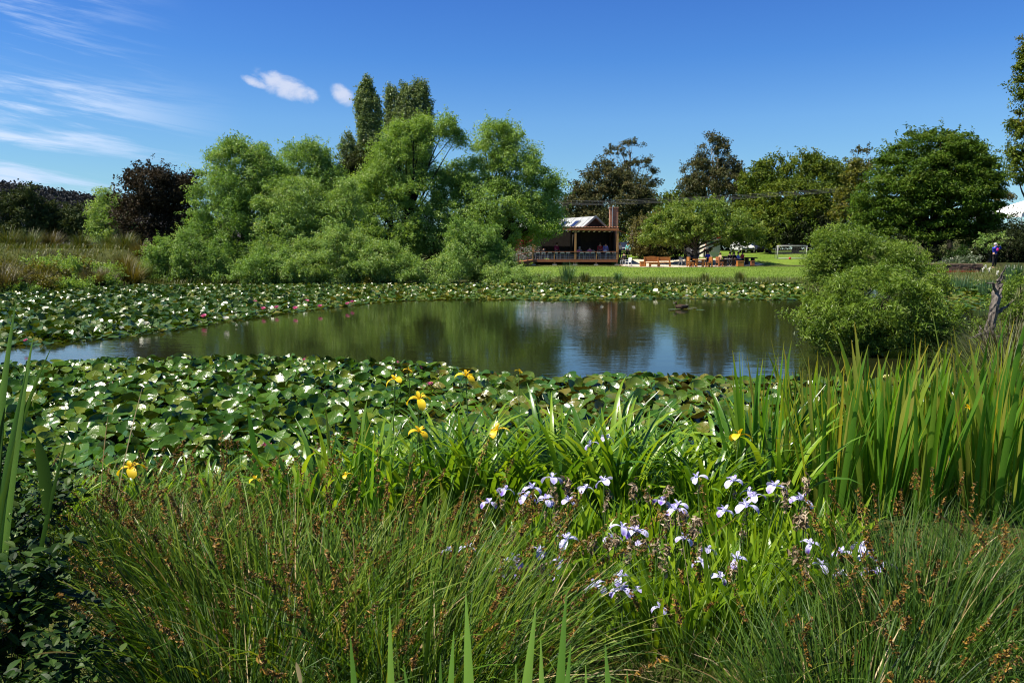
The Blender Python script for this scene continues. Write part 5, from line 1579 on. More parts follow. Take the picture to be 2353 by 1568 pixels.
# roof windows on the near-left slope
lf_ = sv if sv[0] < 0 else -sv
for t in (.30, .62):
    c0 = np.array(A_) + (np.array(Bk) - np.array(A_)) * t
    sl_ = unit(lf_ * 3.2 - np.array([0, 0, 2.45]))
    nn = np.cross(dv, sl_)
    nn = nn if nn[2] > 0 else -nn
    m3 = Matrix((tuple(dv), tuple(sl_), tuple(nn))).transposed()
    pc = c0 + sl_ * 1.40 + nn * .12
    fr = ch(HB().box(pc, (.92, 1.15, .10), M=m3), 'roof_window', M['steel'], cf, oc)
    gl = HB().box(pc + nn * .06, (.76, .98, .05), M=m3)
    ch(gl, 'glass', M['glassblue'], fr, oc)
yc = 88.5
xa, xb = X(1399.5, yc), X(1418.5, yc)
ch(HB().box(((xa + xb) / 2, yc + .4, (Zp(478, yc) + .4) / 2), (xb - xa, .8, Zp(478, yc) - .4)), 'chimney', M['brick'], cf, oc)
ch(HB().box(((xa + xb) / 2, yc + .4, Zp(478, yc) + .05), (xb - xa + .12, .92, .12)), 'chimney_cap', M['brick'], cf, oc)
ch(HB().tube([(xa + .28, yc - .06, 2.0), (xa + .28, yc - .06, Zp(472, yc))], .045, 8), 'flue_pipe', M['steel'], cf, oc)
ch(HB().box(((xl + xr) / 2 - .5, YF + DD + .4, 2.2), (xr - xl + 3.0, .2, 3.4)), 'wall', M['darkwall'], cf, oc)
ch(HB().box((xl - .6, YF + DD / 2 + 2.2, 2.2), (.2, 4, 3.4)), 'wall', M['darkwall'], cf, oc)
ch(HB().box((xr + .25, YF + DD / 2 + 2.6, 2.2), (.16, 2.6, 3.4)), 'wall', M['darkwall'], cf, oc)
ch(HB().beam((xr + .1, YF + .5, zt - .1), (X(1452, 86), 86, Zp(541, 86)), .06, .06), 'awning_rail', M['timber'], cf, oc)

# power lines across the view
for k, (yl, yr) in enumerate(((459.5, 424), (463, 427), (466.5, 430), (469, 432.5))):
    p, q = at(1180, yl + 4, 97 + k * .25), at(2100, yr - 7.5, 93 + k * .25)
    t = np.linspace(0, 1, 40)[:, None]
    pts_ = p + (q - p) * t - np.array([0, 0, .55]) * (4 * t * (1 - t))
    V, Q = tube(pts_, .014, 5)
    o = grid_mesh('power_line', V, Q, M['wire'], None, None, True)
    tag(o, ['topmost', 'second from top', 'third from top', 'lowest'][k] + ' of four sagging cables strung from the cafe to the big round tree', 'power line', 'power lines over the patio')


# ---- furniture
def settle(name, lab, x, y, rz, wd, seat_h=.44, back_h=.95, depth=.5, mat_='orange', group='timber benches on the terrace', curved=False):
    r_ = empty(name, (x, y, hzf(x, y) + .05), rz, lab, 'bench', group)
    HB().box((0, 0, seat_h - .04), (wd, depth, .08)).build('seat', M[mat_], r_, bevel=.012)
    b = HB()
    if curved:
        n_ = 9
        for k in range(n_):
            xk = -wd / 2 + wd * (k + .5) / n_
            hk = back_h - seat_h + .14 * (1 - (2 * xk / wd) ** 2) - .12
            b.box((xk, depth / 2 - .04, seat_h + .06 + hk / 2), (wd / n_ - .004, .07, hk))
    else:
        b.box((0, depth / 2 - .04, (seat_h + back_h) / 2 + .06), (wd - .24, .07, back_h - seat_h - .12))
    b.build('backrest', M[mat_], r_)
    for sx in (-1, 1):
        HB().box((sx * (wd / 2 - .07), depth / 2 - .05, back_h / 2), (.13, .13, back_h)).build('leg', M[mat_], r_, bevel=.012)
        HB().box((sx * (wd / 2 - .10), -depth / 2 + .10, (seat_h - .085) / 2), (.15, .15, seat_h - .085)).build('leg', M[mat_], r_, bevel=.012)
    return r_


def slab_table(lab, x, y, rz, wd, dp=.75, h=.74, mat_='orange'):
    r_ = empty('picnic_table', (x, y, hzf(x, y) + .05), rz, lab, 'table', 'timber tables on the terrace')
    HB().box((0, 0, h - .05), (wd, dp, .10)).build('table_top', M[mat_], r_, bevel=.015)
    for sx in (-1, 1):
        HB().box((sx * wd * .27, 0, (h - .105) / 2), (.17, dp * .6, h - .105)).build('leg', M[mat_], r_, bevel=.012)
    HB().box((0, 0, .3), (wd * .4, .08, .12)).build('stretcher', M[mat_], r_)
    return r_


def stool(lab, x, y, wd=.42, h=.5, mat_='orange'):
    r_ = empty('log_stool', (x, y, hzf(x, y) + .05), 0, lab, 'stool', 'block stools on the terrace')
    HB().box((0, 0, (h - .06) / 2), (wd, wd, h - .06)).build('base', M[mat_], r_, bevel=.02)
    HB().box((0, 0, h - .028), (wd + .05, wd + .05, .055)).build('seat', M[mat_], r_, bevel=.012)
    return r_


def put(f, lab, px, Y, *a, **k):
    return f(lab, X(px, Y), Y, *a, **k)


stool('orange block stool left of the curved-back settle', X(1476, 79), 79.0, .5)
settle('garden_bench', 'long orange settle with a curved back, leftmost on the terrace', X(1497, 78.6), 78.6, 0, 1.5, curved=True)
slab_table('low orange slab table in front of the curved-back settle', X(1503, 77.6), 77.6, 0, 1.5, .6, .46)
settle('garden_bench', 'straight-backed orange bench right of the curved settle', X(1526, 78.2), 78.2, 0, 1.25)
settle('garden_bench', 'orange bench seen side-on facing right, by the slab table', X(1586, 78.0), 78.0, math.pi / 2, 1.1)
slab_table('orange pedestal table between two side-on benches', X(1607, 77.8), 77.8, 0, 1.2)
settle('garden_bench', 'orange bench seen side-on facing left, by the slab table', X(1628, 78.0), 78.0, -math.pi / 2, 1.1)
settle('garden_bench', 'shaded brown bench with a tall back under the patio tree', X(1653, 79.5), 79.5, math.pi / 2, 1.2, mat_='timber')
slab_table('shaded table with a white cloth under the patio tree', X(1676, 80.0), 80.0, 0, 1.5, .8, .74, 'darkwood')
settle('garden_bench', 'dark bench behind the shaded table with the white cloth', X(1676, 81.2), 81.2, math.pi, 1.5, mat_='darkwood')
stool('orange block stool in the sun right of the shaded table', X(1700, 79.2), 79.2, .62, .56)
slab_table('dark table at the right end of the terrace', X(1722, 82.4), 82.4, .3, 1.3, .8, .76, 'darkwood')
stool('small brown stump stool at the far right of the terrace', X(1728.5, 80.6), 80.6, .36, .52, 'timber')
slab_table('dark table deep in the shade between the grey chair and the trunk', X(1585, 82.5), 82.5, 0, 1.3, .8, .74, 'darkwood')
wc = HB()
wc.add([(-.3, -.25, 0), (.3, -.22, .01), (.26, .24, .0), (-.28, .2, .01), (-.3, -.25, .03), (.3, -.22, .05), (.26, .24, .03), (-.28, .2, .04)], [(3, 2, 1, 0), (4, 5, 6, 7), (0, 1, 5, 4), (1, 2, 6, 5), (2, 3, 7, 6), (3, 0, 4, 7)])
o = wc.build('white_cloth', M['white'])
o.location = (X(1671, 80), 79.9, hzf(X(1671, 80), 80) + .05 + .742)
tag(o, 'crumpled white cloth on the shaded table under the patio tree', 'cloth')


def plastic_chair(lab, x, y, rz, mat_):
    r_ = empty('plastic_chair', (x, y, hzf(x, y) + .05), rz, lab, 'chair', 'plastic chairs by the terrace')
    HB().box((0, 0, .42), (.46, .46, .035)).build('seat', M[mat_], r_, bevel=.01)
    b = HB()
    for k in range(5):
        b.beam((-.17 + k * .085, .21, .44), (-.18 + k * .09, .30, .84), .055, .02)
    b.beam((-.23, .30, .84), (.23, .30, .84), .03, .06)
    b.build('backrest', M[mat_], r_)
    for sx in (-1, 1):
        HB().beam((sx * .20, -.2, .42), (sx * .24, -.25, 0), .05, .05).build('leg', M[mat_], r_)
        HB().beam((sx * .20, .2, .42), (sx * .24, .27, 0), .05, .05).build('leg', M[mat_], r_)
        HB().beam((sx * .23, .26, .64), (sx * .25, -.2, .64), .05, .025).beam((sx * .25, -.2, .64), (sx * .22, -.2, .42), .04, .025).build('armrest', M[mat_], r_)
    return r_


plastic_chair('white plastic armchair on the paving right of the deck', X(1443, 80), 80.0, -.9, 'white')
plastic_chair('grey plastic armchair in the shade under the patio tree', X(1567, 81), 81.0, .4, 'greyplastic')


# deck tables and chairs
def deck_table(lab, x, y):
    r_ = empty('cafe_table', (x, y, zf - .01), 0, lab, 'table', 'cafe tables on the deck')
    HB().box((0, 0, .73), (1.0, .7, .035)).build('table_top', M['darkwood'], r_)
    for sx in (-1, 1):
        for sy in (-1, 1):
            HB().tube([(sx * .44, sy * .3, .715), (sx * .46, sy * .32, 0)], .018, 6).build('leg', M['steel'], r_)
    return r_


def deck_chair(lab, x, y, rz):
    r_ = empty('cafe_chair', (x, y, zf - .01), rz, lab, 'chair', 'metal chairs on the deck')
    HB().box((0, 0, .45), (.42, .42, .03)).build('seat', M['darkwood'], r_)
    HB().box((0, .2, .76), (.42, .025, .22)).build('backrest', M['steel'], r_)
    for sx in (-1, 1):
        HB().tube([(sx * .19, -.19, .44), (sx * .2, -.21, 0)], .014, 5).build('leg', M['steel'], r_)
        HB().tube([(sx * .19, .2, .86), (sx * .19, .2, .45), (sx * .2, .23, 0)], .014, 5).build('leg', M['steel'], r_)
    return r_


TP = [(1240, 'leftmost deck table, by the ramp'), (1268, 'second deck table from the ramp'), (1296, 'deck table left of the middle post'), (1340, 'deck table right of the middle post, with bags'), (1365, 'deck table where the woman in pink sits'), (1400, 'deck table nearest the right corner post')]
for k, (px, lab) in enumerate(TP):
    x = X(px, YF + 1.4)
    deck_table(lab, x, YF + 1.4)
    for q, (dx, dy, rz) in enumerate(((-.25, -.65, math.pi), (.3, -.62, math.pi + .2))):
        deck_chair(('left' if q == 0 else 'right') + ' metal chair at the ' + lab, x + dx, YF + 1.4 + dy, rz)
for k, (px, lab, mt) in enumerate(((1329, 'pink and white bag on the deck table right of the middle post', 'cloth_pink'), (1347, 'small white box on the deck table', 'cloth_white'), (1362, 'cream bag beside the woman in pink on the deck', 'cloth_tan'), (1390, 'white cloth on the deck table before the striped man', 'cloth_white'))):
    r = np.random.default_rng(k)
    pts_ = [(0, 0, 0), (0, 0, .10), (0, 0, .2), (0, 0, .27)]
    b = HB().tube(pts_, [.18, .21, .15, .05], 9)
    o = b.build('bag', M[mt], None, True)
    o.location, o.scale = (X(px, YF + 1.2), YF + 1.25, zf + .745), (1.25, .8, 1 if k != 1 else .5)
    tag(o, lab, 'bag', 'bags on the deck tables')


# ---- people
def skin_obj(name, joints, edges, radii, mat_, parent, root=0, lev=1):
    me = bpy.data.meshes.new(name)
    me.from_pydata([tuple(j) for j in joints], edges, [])
    me.materials.append(mat_)
    o = bpy.data.objects.new(name, me)
    COL.objects.link(o)
    o.parent = parent
    o.modifiers.new('skin', 'SKIN').use_smooth_shade = True
    for q, rr in enumerate(radii):
        rr = rr if isinstance(rr, tuple) else (rr, rr)
        me.skin_vertices[0].data[q].radius = rr
    me.skin_vertices[0].data[root].use_root = True
    s = o.modifiers.new('subsurf', 'SUBSURF')
    s.levels = s.render_levels = lev
    return o


def person(lab, x, y, z, rz, pose, top, legs, hair='hair_brown', hat=None, h=1.0):
    r_ = empty('person', (x, y, z), rz, lab, 'person')
    r_.scale = (h, h, h)
    sit = pose in ('sit', 'squat')
    zp = {'sit': .52, 'squat': .34}.get(pose, .93)
    ly = -.10 if pose == 'squat' else (-.04 if sit else 0)
    J = {'pel': (0, 0, zp), 'sp': (0, ly * .5, zp + .24), 'ch': (0, ly, zp + .44), 'nk': (0, ly - .01, zp + .58), 'hd': (0, ly - .03, zp + .70), 'tp': (0, ly - .02, zp + .80)}
    for s, k in ((-1, 'l'), (1, 'r')):
        J['sh' + k] = (s * .18, ly, zp + .49)
        if pose == 'photo':
            J['el' + k], J['wr' + k], J['hn' + k] = (s * .30, -.20, zp + .44), (s * .13, -.22, zp + .66), (s * .08, -.25, zp + .70)
        elif sit:
            J['el' + k], J['wr' + k], J['hn' + k] = (s * .25, ly - .06, zp + .22), (s * .14, ly - .30, zp + .20), (s * .10, ly - .38, zp + .20)
        else:
            J['el' + k], J['wr' + k], J['hn' + k] = (s * .24, .02, zp + .22), (s * .25, -.10, zp + .0), (s * .25, -.14, zp - .08)
        if pose == 'sit':
            J['hp' + k], J['kn' + k], J['an' + k], J['to' + k] = (s * .10, -.04, zp - .02), (s * .12, -.44, zp - .02), (s * .12, -.44, .09), (s * .13, -.60, .04)
        elif pose == 'squat':
            J['hp' + k], J['kn' + k], J['an' + k], J['to' + k] = (s * .11, -.04, zp - .04), (s * .19, -.38, .52), (s * .16, -.14, .09), (s * .18, -.30, .04)
        else:
            J['hp' + k], J['kn' + k], J['an' + k], J['to' + k] = (s * .10, 0, zp - .05), (s * .11, -.02, .50), (s * .12, .02, .09), (s * .14, -.14, .04)
    RD = dict(pel=.13, sp=(.14, .10), ch=(.16, .11), nk=.055, hd=.095, tp=.075, sh=.065, el=.045, wr=.032, hn=.04, hp=.085, kn=.06, an=.042, to=.04)
    names = list(J)
    idx = {n_: q for q, n_ in enumerate(names)}
    E = [('pel', 'sp'), ('sp', 'ch'), ('ch', 'nk'), ('nk', 'hd'), ('hd', 'tp')]
    for k in 'lr':
        E += [('ch', 'sh' + k), ('sh' + k, 'el' + k), ('el' + k, 'wr' + k), ('wr' + k, 'hn' + k), ('pel', 'hp' + k), ('hp' + k, 'kn' + k), ('kn' + k, 'an' + k), ('an' + k, 'to' + k)]
    rad = lambda n_: RD[n_[:2] if n_ not in RD else n_]
    skin_obj('body', [J[n_] for n_ in names], [(idx[a], idx[b_]) for a, b_ in E], [rad(n_) for n_ in names], M['skin'], r_)
    def part(nm, keep, edges, grow, mt):
        ii = {n_: q for q, n_ in enumerate(keep)}
        rr = []
        for n_ in keep:
            v = rad(n_)
            rr.append(tuple(t + grow for t in v) if isinstance(v, tuple) else v + grow)
        return skin_obj(nm, [J[n_] for n_ in keep], [(ii[a], ii[b_]) for a, b_ in edges], rr, M[mt], r_)
    part('shirt', ['pel', 'sp', 'ch', 'shl', 'ell', 'wrl', 'shr', 'elr', 'wrr'], [('pel', 'sp'), ('sp', 'ch'), ('ch', 'shl'), ('shl', 'ell'), ('ell', 'wrl'), ('ch', 'shr'), ('shr', 'elr'), ('elr', 'wrr')], .022, top)
    part('trousers', ['pel', 'hpl', 'knl', 'anl', 'hpr', 'knr', 'anr'], [('pel', 'hpl'), ('hpl', 'knl'), ('knl', 'anl'), ('pel', 'hpr'), ('hpr', 'knr'), ('knr', 'anr')], .018, legs)
    hx = np.array(J['hd'])
    prof = [(.02, -.07), (.095, -.02), (.118, .04), (.11, .10), (.07, .145), (.01, .16)]
    HB().lathe(prof, (hx[0], hx[1] + .025, hx[2]), 12).build('hair', M[hair], r_, True)
    for s in (-1, 1):
        HB().lathe([(.004, -.012), (.012, 0), (.004, .012)], (s * .035, hx[1] - .098, hx[2] + .01), 6).build('eye', M['hair_dark'], r_)
    if hat:
        HB().lathe([(.22, 0), (.215, .015), (.115, .03), (.11, .11), (.07, .14), (.005, .145)], (hx[0], hx[1], hx[2] + .06), 14).build('hat', M[hat], r_, True)
    return r_


dp = lambda px, dY=2.3: (X(px, YF + dY), YF + dY)
for lab, px, dY, rz, pose, top, legs, hair in (
        ('person in a coral red top standing by the right corner of the deck', 1377.8, 2.6, 0, 'stand', 'cloth_red', 'cloth_navy', 'hair_brown'),
        ('person in a dark blue striped shirt standing at the right of the deck', 1390.6, 2.6, 0, 'stand', 'cloth_lilac', 'cloth_navy', 'hair_dark'),
        ('person in a bright pink top sitting at a deck table', 1353.5, 1.0, .4, 'sit', 'cloth_pink', 'cloth_black', 'hair_dark'),
        ('person in a crimson top standing in the shaded left half of the deck', 1278.6, 2.6, .5, 'stand', 'cloth_crimson', 'cloth_black', 'hair_dark'),
        ('person in a peach top standing by the left corner post of the deck', 1230.6, 1.6, .3, 'stand', 'cloth_tan', 'cloth_black', 'hair_brown'),
        ('grey-haired person seated behind the bags on the deck', 1331, 2.2, 0, 'sit', 'cloth_grey', 'cloth_black', 'hair_grey'),
        ('person in black sitting in the dark left half of the deck', 1250, 2.3, 0, 'sit', 'cloth_black', 'cloth_black', 'hair_dark')):
    x, y = dp(px, dY)
    person(lab, x, y, zf - .01, rz, pose, top, legs, hair)
for k in range(4):   # pale bands on the striped shirt are part of it
    pass
for lab, px, Y, rz, pose, top, legs, hair, hat in (
        ('person in a white shirt standing behind the deck corner', 1423, 88, .5, 'stand', 'cloth_white', 'cloth_navy', 'hair_grey', None),
        ('person in a pale teal top right of the deck corner', 1442, 88, -.4, 'stand', 'cloth_teal', 'cloth_black', 'hair_dark', None),
        ('person in black sitting low beside the white plastic chair', 1434, 80.8, -.8, 'sit', 'cloth_black', 'cloth_grey', 'hair_dark', None),
        ('person in dark clothes standing before the grey canvas screen', 1574, 84, 1.3, 'stand', 'cloth_navy', 'cloth_black', 'hair_dark', None),
        ('person seated in the shade left of the trunk, dark jacket', 1589, 83.4, .5, 'sit', 'cloth_navy', 'cloth_black', 'hair_dark', None),
        ('person in a white hat seated by the trunk of the patio tree', 1597.5, 83.6, 0, 'sit', 'cloth_blue', 'cloth_black', 'hair_grey', 'cloth_white'),
        ('person in a white shirt standing at the cream shed', 1620, 88.5, 0, 'stand', 'cloth_white', 'cloth_black', 'hair_dark', None),
        ('person in blue seated right of the trunk', 1626, 82.6, -.6, 'sit', 'cloth_blue', 'cloth_black', 'hair_dark', None),
        ('person in brown seated on the tall shaded bench', 1655, 80.0, -1.2, 'sit', 'cloth_tan', 'cloth_black', 'hair_brown', None),
        ('person in black seated behind the table with the white cloth', 1676, 81.0, 0, 'sit', 'cloth_black', 'cloth_black', 'hair_dark', None),
        ('person in black with pale hands at the table end', 1685, 81.0, .4, 'sit', 'cloth_black', 'cloth_navy', 'hair_brown', None),
        ('person in a lilac-blue jacket seated at the shaded table', 1694, 80.9, .9, 'sit', 'cloth_lilac', 'cloth_navy', 'hair_dark', None),
        ('person in red leaning on the right-hand terrace table', 1706, 82.2, -1.2, 'sit', 'cloth_red', 'cloth_black', 'hair_dark', None),
        ('person in a white top crouching at the top of the lawn', 1762, 99, math.pi, 'squat', 'cloth_white', 'cloth_black', 'hair_dark', None)):
    x = X(px, Y)
    person(lab, x, Y, hzf(x, Y) + (.05 if Y < 90 else .03), rz, pose, top, legs, hair, hat)
px_, Yp = 2284, 55.0
xq = X(px_, Yp)
person('person in a blue jacket and black trousers photographing the pond', xq, Yp, Zp(616.5, Yp), .35, 'photo', 'cloth_blue', 'cloth_black', 'hair_grey', None, .98)
o = HB().box((0, 0, 0), (.13, .07, .09)).tube([(0, -.035, 0), (0, -.10, 0)], .032, 10).build('photo_camera', M['camera_black'], None)
hd = Matrix.Rotation(.35, 3, 'Z') @ Vector((0, -.215, .0))
o.location, o.rotation_euler = (xq + hd.x, Yp + hd.y, Zp(616.5, Yp) + 1.62), (0, 0, .35)
tag(o, 'black camera held to the face of the person in blue', 'camera')
o = HB().lathe([(.01, -.12), (.07, -.1), (.085, 0), (.06, .1), (.01, .12)], (0, 0, 0), 10).build('scarf_bag', M['cloth_magenta'], None, True)
hd = Matrix.Rotation(.35, 3, 'Z') @ Vector((.05, -.15, 0))
o.location, o.scale = (xq + hd.x, Yp + hd.y, Zp(616.5, Yp) + 1.28), (1, .5, 1)
tag(o, 'bright pink pouch hanging on the chest of the photographer', 'pouch')

# shed, screen, cars, goal, ball
sx, sy = X(1632, 91), 91.5
sg_ = hzf(sx, sy)
sh_ = empty('garden_shed', (sx, sy, sg_), 0, 'small cream weatherboard shed behind the patio tree trunk', 'shed')
for k in range(11):
    HB().box((0, 0, .09 + k * .17), (1.95, 1.6, .155)).build('board', M['weatherboard'], sh_)
HB().box((-.30, -.83, .85), (.5, .05, .4)).build('hatch', M['darkwall'], sh_)
HB().box((0, -.1, 1.98), (2.2, 2.0, .10)).build('roof', M['zinc'], sh_)
o = HB().box((0, 0, 0), (.55, .05, .26)).build('red_signboard', M['redpaint'])
o.location = (sx + .62, sy - 1.2, sg_ + 2.2)
tag(o, 'plain red board above the right corner of the cream shed', 'board')
HB().box((0, 0, -.13), (.04, .04, .3)).build('bracket', M['steel'], o)
o = HB().box((0, 0, 0), (.42, .04, .22)).build('green_signboard', M['greenpaint'])
o.location = (sx + .05, sy - .86, sg_ + 1.62)
tag(o, 'small green board on the front of the cream shed', 'board')
cx0, cx1 = X(1571, 88), X(1606, 88)
sc_ = empty('canvas_screen', ((cx0 + cx1) / 2, 88, hzf(cx0, 88)), 0, 'grey canvas windbreak screen in the shade behind the patio tables', 'screen')
hb = HB()
for k in range(12):
    xa_, xb_ = -(cx1 - cx0) / 2 + (cx1 - cx0) * k / 12, -(cx1 - cx0) / 2 + (cx1 - cx0) * (k + 1) / 12
    ya, yb_ = .05 * math.sin(k * 1.7), .05 * math.sin((k + 1) * 1.7)
    hb.add([(xa_, ya, .1), (xb_, yb_, .1), (xb_, yb_, 1.25), (xa_, ya, 1.25), (xa_, ya + .02, .1), (xb_, yb_ + .02, .1), (xb_, yb_ + .02, 1.25), (xa_, ya + .02, 1.25)], [(0, 1, 2, 3), (7, 6, 5, 4), (3, 2, 6, 7), (1, 0, 4, 5)])
hb.build('cloth', M['canvas'], sc_)
for s in (-1, 0, 1):
    HB().tube([(s * (cx1 - cx0) / 2, .06, 0), (s * (cx1 - cx0) / 2, .06, 1.4)], .025, 6).build('pole', M['steel'], sc_)


def car(lab, x, y, rz, paint):
    r_ = empty('parked_car', (x, y, hzf(x, y)), rz, lab, 'car', 'cars parked behind the terrace')
    prof = [(-2.05, .35), (-2.08, .62), (-1.95, .82), (-1.1, .93), (-.55, 1.38), (.85, 1.44), (1.65, 1.0), (2.0, .92), (2.05, .4)]
    hb = HB()
    n_ = len(prof)
    vs = []
    for s, w_ in ((-1, .84), (1, .84)):
        for (yy_, zz) in prof:
            ww = w_ * (1 - .22 * max(0, (zz - .93) / .5))
            vs.append((s * ww, yy_, zz))
    fs = [tuple(range(n_)), tuple(reversed(range(n_, 2 * n_)))] + [(k, k + n_, (k + 1) % n_ + n_, (k + 1) % n_) for k in range(n_)]
    hb.add(vs, [tuple(reversed(f)) for f in fs])
    hb.build('body', M[paint], r_, bevel=.04)
    HB().add([(-.68, -1.08, .96), (.68, -1.08, .96), (.60, -.60, 1.35), (-.60, -.60, 1.35), (-.68, -1.06, .955), (.68, -1.06, .955), (.60, -.58, 1.345), (-.60, -.58, 1.345)], [(0, 1, 2, 3), (7, 6, 5, 4), (0, 4, 5, 1), (1, 5, 6, 2), (2, 6, 7, 3), (3, 7, 4, 0)]).build('windscreen', M['carglass'], r_)
    for s in (-1, 1):
        HB().add([(s * .80, -.75, .98), (s * .80, .95, 1.02), (s * .70, .75, 1.36), (s * .70, -.45, 1.32), (s * .74, -.75, .98), (s * .74, .95, 1.02), (s * .66, .75, 1.36), (s * .66, -.45, 1.32)], [(0, 1, 2, 3), (7, 6, 5, 4), (0, 4, 5, 1), (2, 6, 7, 3), (1, 5, 6, 2), (3, 7, 4, 0)]).build('side_window', M['carglass'], r_)
        HB().lathe([(.02, -.03), (.10, 0), (.02, .03)], (s * .6, -2.04, .68), 8).build('headlight', M['lamp'], r_)
        for yy_ in (-1.3, 1.3):
            w_ = HB().tube([(s * .70, yy_, .32), (s * .88, yy_, .32)], .32, 16).build('wheel', M['tyre'], r_)
            HB().tube([(s * .875, yy_, .32), (s * .895, yy_, .32)], .19, 12).build('rim', M['steel'], w_)
    HB().box((0, -2.08, .45), (1.5, .06, .14)).build('bumper', M['tyre'], r_)
    return r_


car('white car parked at the top of the lawn, seen from the front', X(1703, 101), 101, .1, 'carwhite')
car('dark blue car beside the white one, half in the shade', X(1737, 103), 103, .1, 'cardark')
car('dark car parked behind the right corner of the deck', X(1432, 98), 98, -.4, 'cardark')

Yg = 88.0
gl_ = empty('football_goal', (X(1819, Yg), Yg, hzf(X(1819, Yg), Yg) + .03), .06, 'small white football goal with a net on the lawn', 'goal')
wg, hg, dg = 3.25, 1.42, 1.0
for s in (-1, 1):
    HB().tube([(s * wg / 2, 0, 0), (s * wg / 2, 0, hg)], .035, 8).build('goalpost', M['goalframe'], gl_, True)
    HB().tube([(s * wg / 2, 0, hg), (s * wg / 2, dg * .45, hg), (s * wg / 2, dg, .02)], .022, 8).build('back_stay', M['goalframe'], gl_, True)
HB().tube([(-wg / 2, 0, hg), (wg / 2, 0, hg)], .035, 8).build('crossbar', M['goalframe'], gl_, True)
HB().tube([(-wg / 2, 0, .03), (wg / 2, 0, .03)], .035, 8).build('ground_bar', M['goalframe'], gl_, True)
HB().tube([(-wg / 2, dg, .02), (wg / 2, dg, .02)], .022, 8).build('ground_bar', M['goalframe'], gl_, True)
nt = HB()
for k in range(28):
    x = -wg / 2 + wg * k / 27
    nt.tube([(x, dg * .45, hg), (x, dg * .8, .7), (x, dg, .02)], .0032, 4, False)
for k in range(12):
    t = k / 11
    nt.tube([(-wg / 2, dg * (.45 + .55 * t), hg * (1 - t)), (0, dg * (.45 + .55 * t) + .08, hg * (1 - t)), (wg / 2, dg * (.45 + .55 * t), hg * (1 - t))], .0032, 4, False)
for s in (-1, 1):
    for k in range(8):
        t = k / 7
        nt.tube([(s * wg / 2, 0, hg * t), (s * wg / 2, dg * (1 - .55 * t), hg * t)], .0032, 4, False)
        nt.tube([(s * wg / 2, dg * t, .02), (s * wg / 2, dg * min(t, .45 + .55 * (1 - t)) if False else dg * t * .45, hg)], .0032, 4, False)
nt.build('net', M['net'], gl_)
xb_, yb_ = X(1814, 87.4), 87.4
th = np.linspace(-math.pi / 2, math.pi / 2, 9)
o = HB().lathe([(max(.002, .13 * math.cos(a)), .13 * math.sin(a)) for a in th], (0, 0, 0), 14).build('ball', M['redpaint'], None, True)
o.location = (xb_, yb_, hzf(xb_, yb_) + .15)
tag(o, 'red ball on the lawn in front of the football goal', 'ball')

# garden wall, marquee
wl = empty('garden_wall', (X(2190, 58), 58, .3), 0, 'low dark stone retaining wall with a red timber edge by the inlet', 'wall')
x0, x1 = X(2120, 58) - X(2190, 58), X(2252, 58) - X(2190, 58)
rw = np.random.default_rng(8)
hb = HB()
z = 0
for row in range(4):
    x = x0 + rw.uniform(0, .2)
    while x < x1:
        wd = rw.uniform(.28, .7)
        hb.box((x + wd / 2, rw.uniform(-.03, .03), .06 + row * .145), (wd - .015, .4, .138))
        x += wd
hb.build('stones', M['stone'], wl, bevel=.02)
HB().box(((x0 + x1) / 2, -.32, -.02), (x1 - x0 - .6, .10, .15)).build('timber_edge', solid('red_stained_timber', (.42, .075, .03), (.28, .045, .02), 5, .6, .3), wl)
mq = empty('marquee', (X(2360, 92), 92, 3.0), .25, 'white marquee with scalloped valance behind the dark shrubs at the right', 'marquee')
ze, zpk = Zp(494, 92) - 3.0, Zp(462, 92) - 3.0
a = 4.6
hb = HB()
crn = [(-a, -a * .7, ze), (a, -a * .7, ze), (a, a * .7, ze), (-a, a * .7, ze)]
hb.add(crn + [(-1.2, 0, zpk), (1.2, 0, zpk), (-1.9, -.6, zpk * .62 + ze * .38)], [(0, 1, 5, 4), (1, 2, 5), (2, 3, 4, 5), (3, 0, 4), (3, 2, 1, 0)])
hb.build('roof', M['tent'], mq)
hb = HB()
for (p, q) in ((crn[0], crn[1]), (crn[3], crn[0]), (crn[1], crn[2])):
    p, q = np.array(p), np.array(q)
    for k in range(14):
        u0, u1 = p + (q - p) * k / 14, p + (q - p) * (k + 1) / 14
        um = (u0 + u1) / 2
        nn = unit(np.cross(q - p, [0, 0, 1])) * .02
        pts_ = [u0, u1, u1 - [0, 0, .36], um - [0, 0, .46], u0 - [0, 0, .36]]
        pts_ = [v + nn for v in pts_]
        hb.add(pts_ + [v + nn for v in pts_], [(4, 3, 2, 1, 0), (5, 6, 7, 8, 9), (0, 1, 6, 5), (2, 3, 8, 7), (3, 4, 9, 8)])
hb.build('valance', M['tent'], mq)
for x, y in ((-a, -a * .7), (0, -a * .7), (a, -a * .7), (-a, a * .7)):
    HB().tube([(x, y + .05, ze), (x, y + .05, -.2)], .05, 8).build('pole', M['steel'], mq)
for x_s in (-1.4, 1.2):
    hb = HB()
    for k in range(9):
        xa_, xb_ = x_s + k * .16, x_s + (k + 1) * .16
        ya, yb_ = -a * .7 + .12 * (k % 2), -a * .7 + .12 * ((k + 1) % 2)
        hb.add([(xa_, ya, .1), (xb_, yb_, .1), (xb_, yb_, ze - .3), (xa_, ya, ze - .3), (xa_, ya + .02, .1), (xb_, yb_ + .02, .1), (xb_, yb_ + .02, ze - .3), (xa_, ya + .02, ze - .3)], [(0, 1, 2, 3), (7, 6, 5, 4), (3, 2, 6, 7)])
    hb.build('curtain', M['tent'], mq)

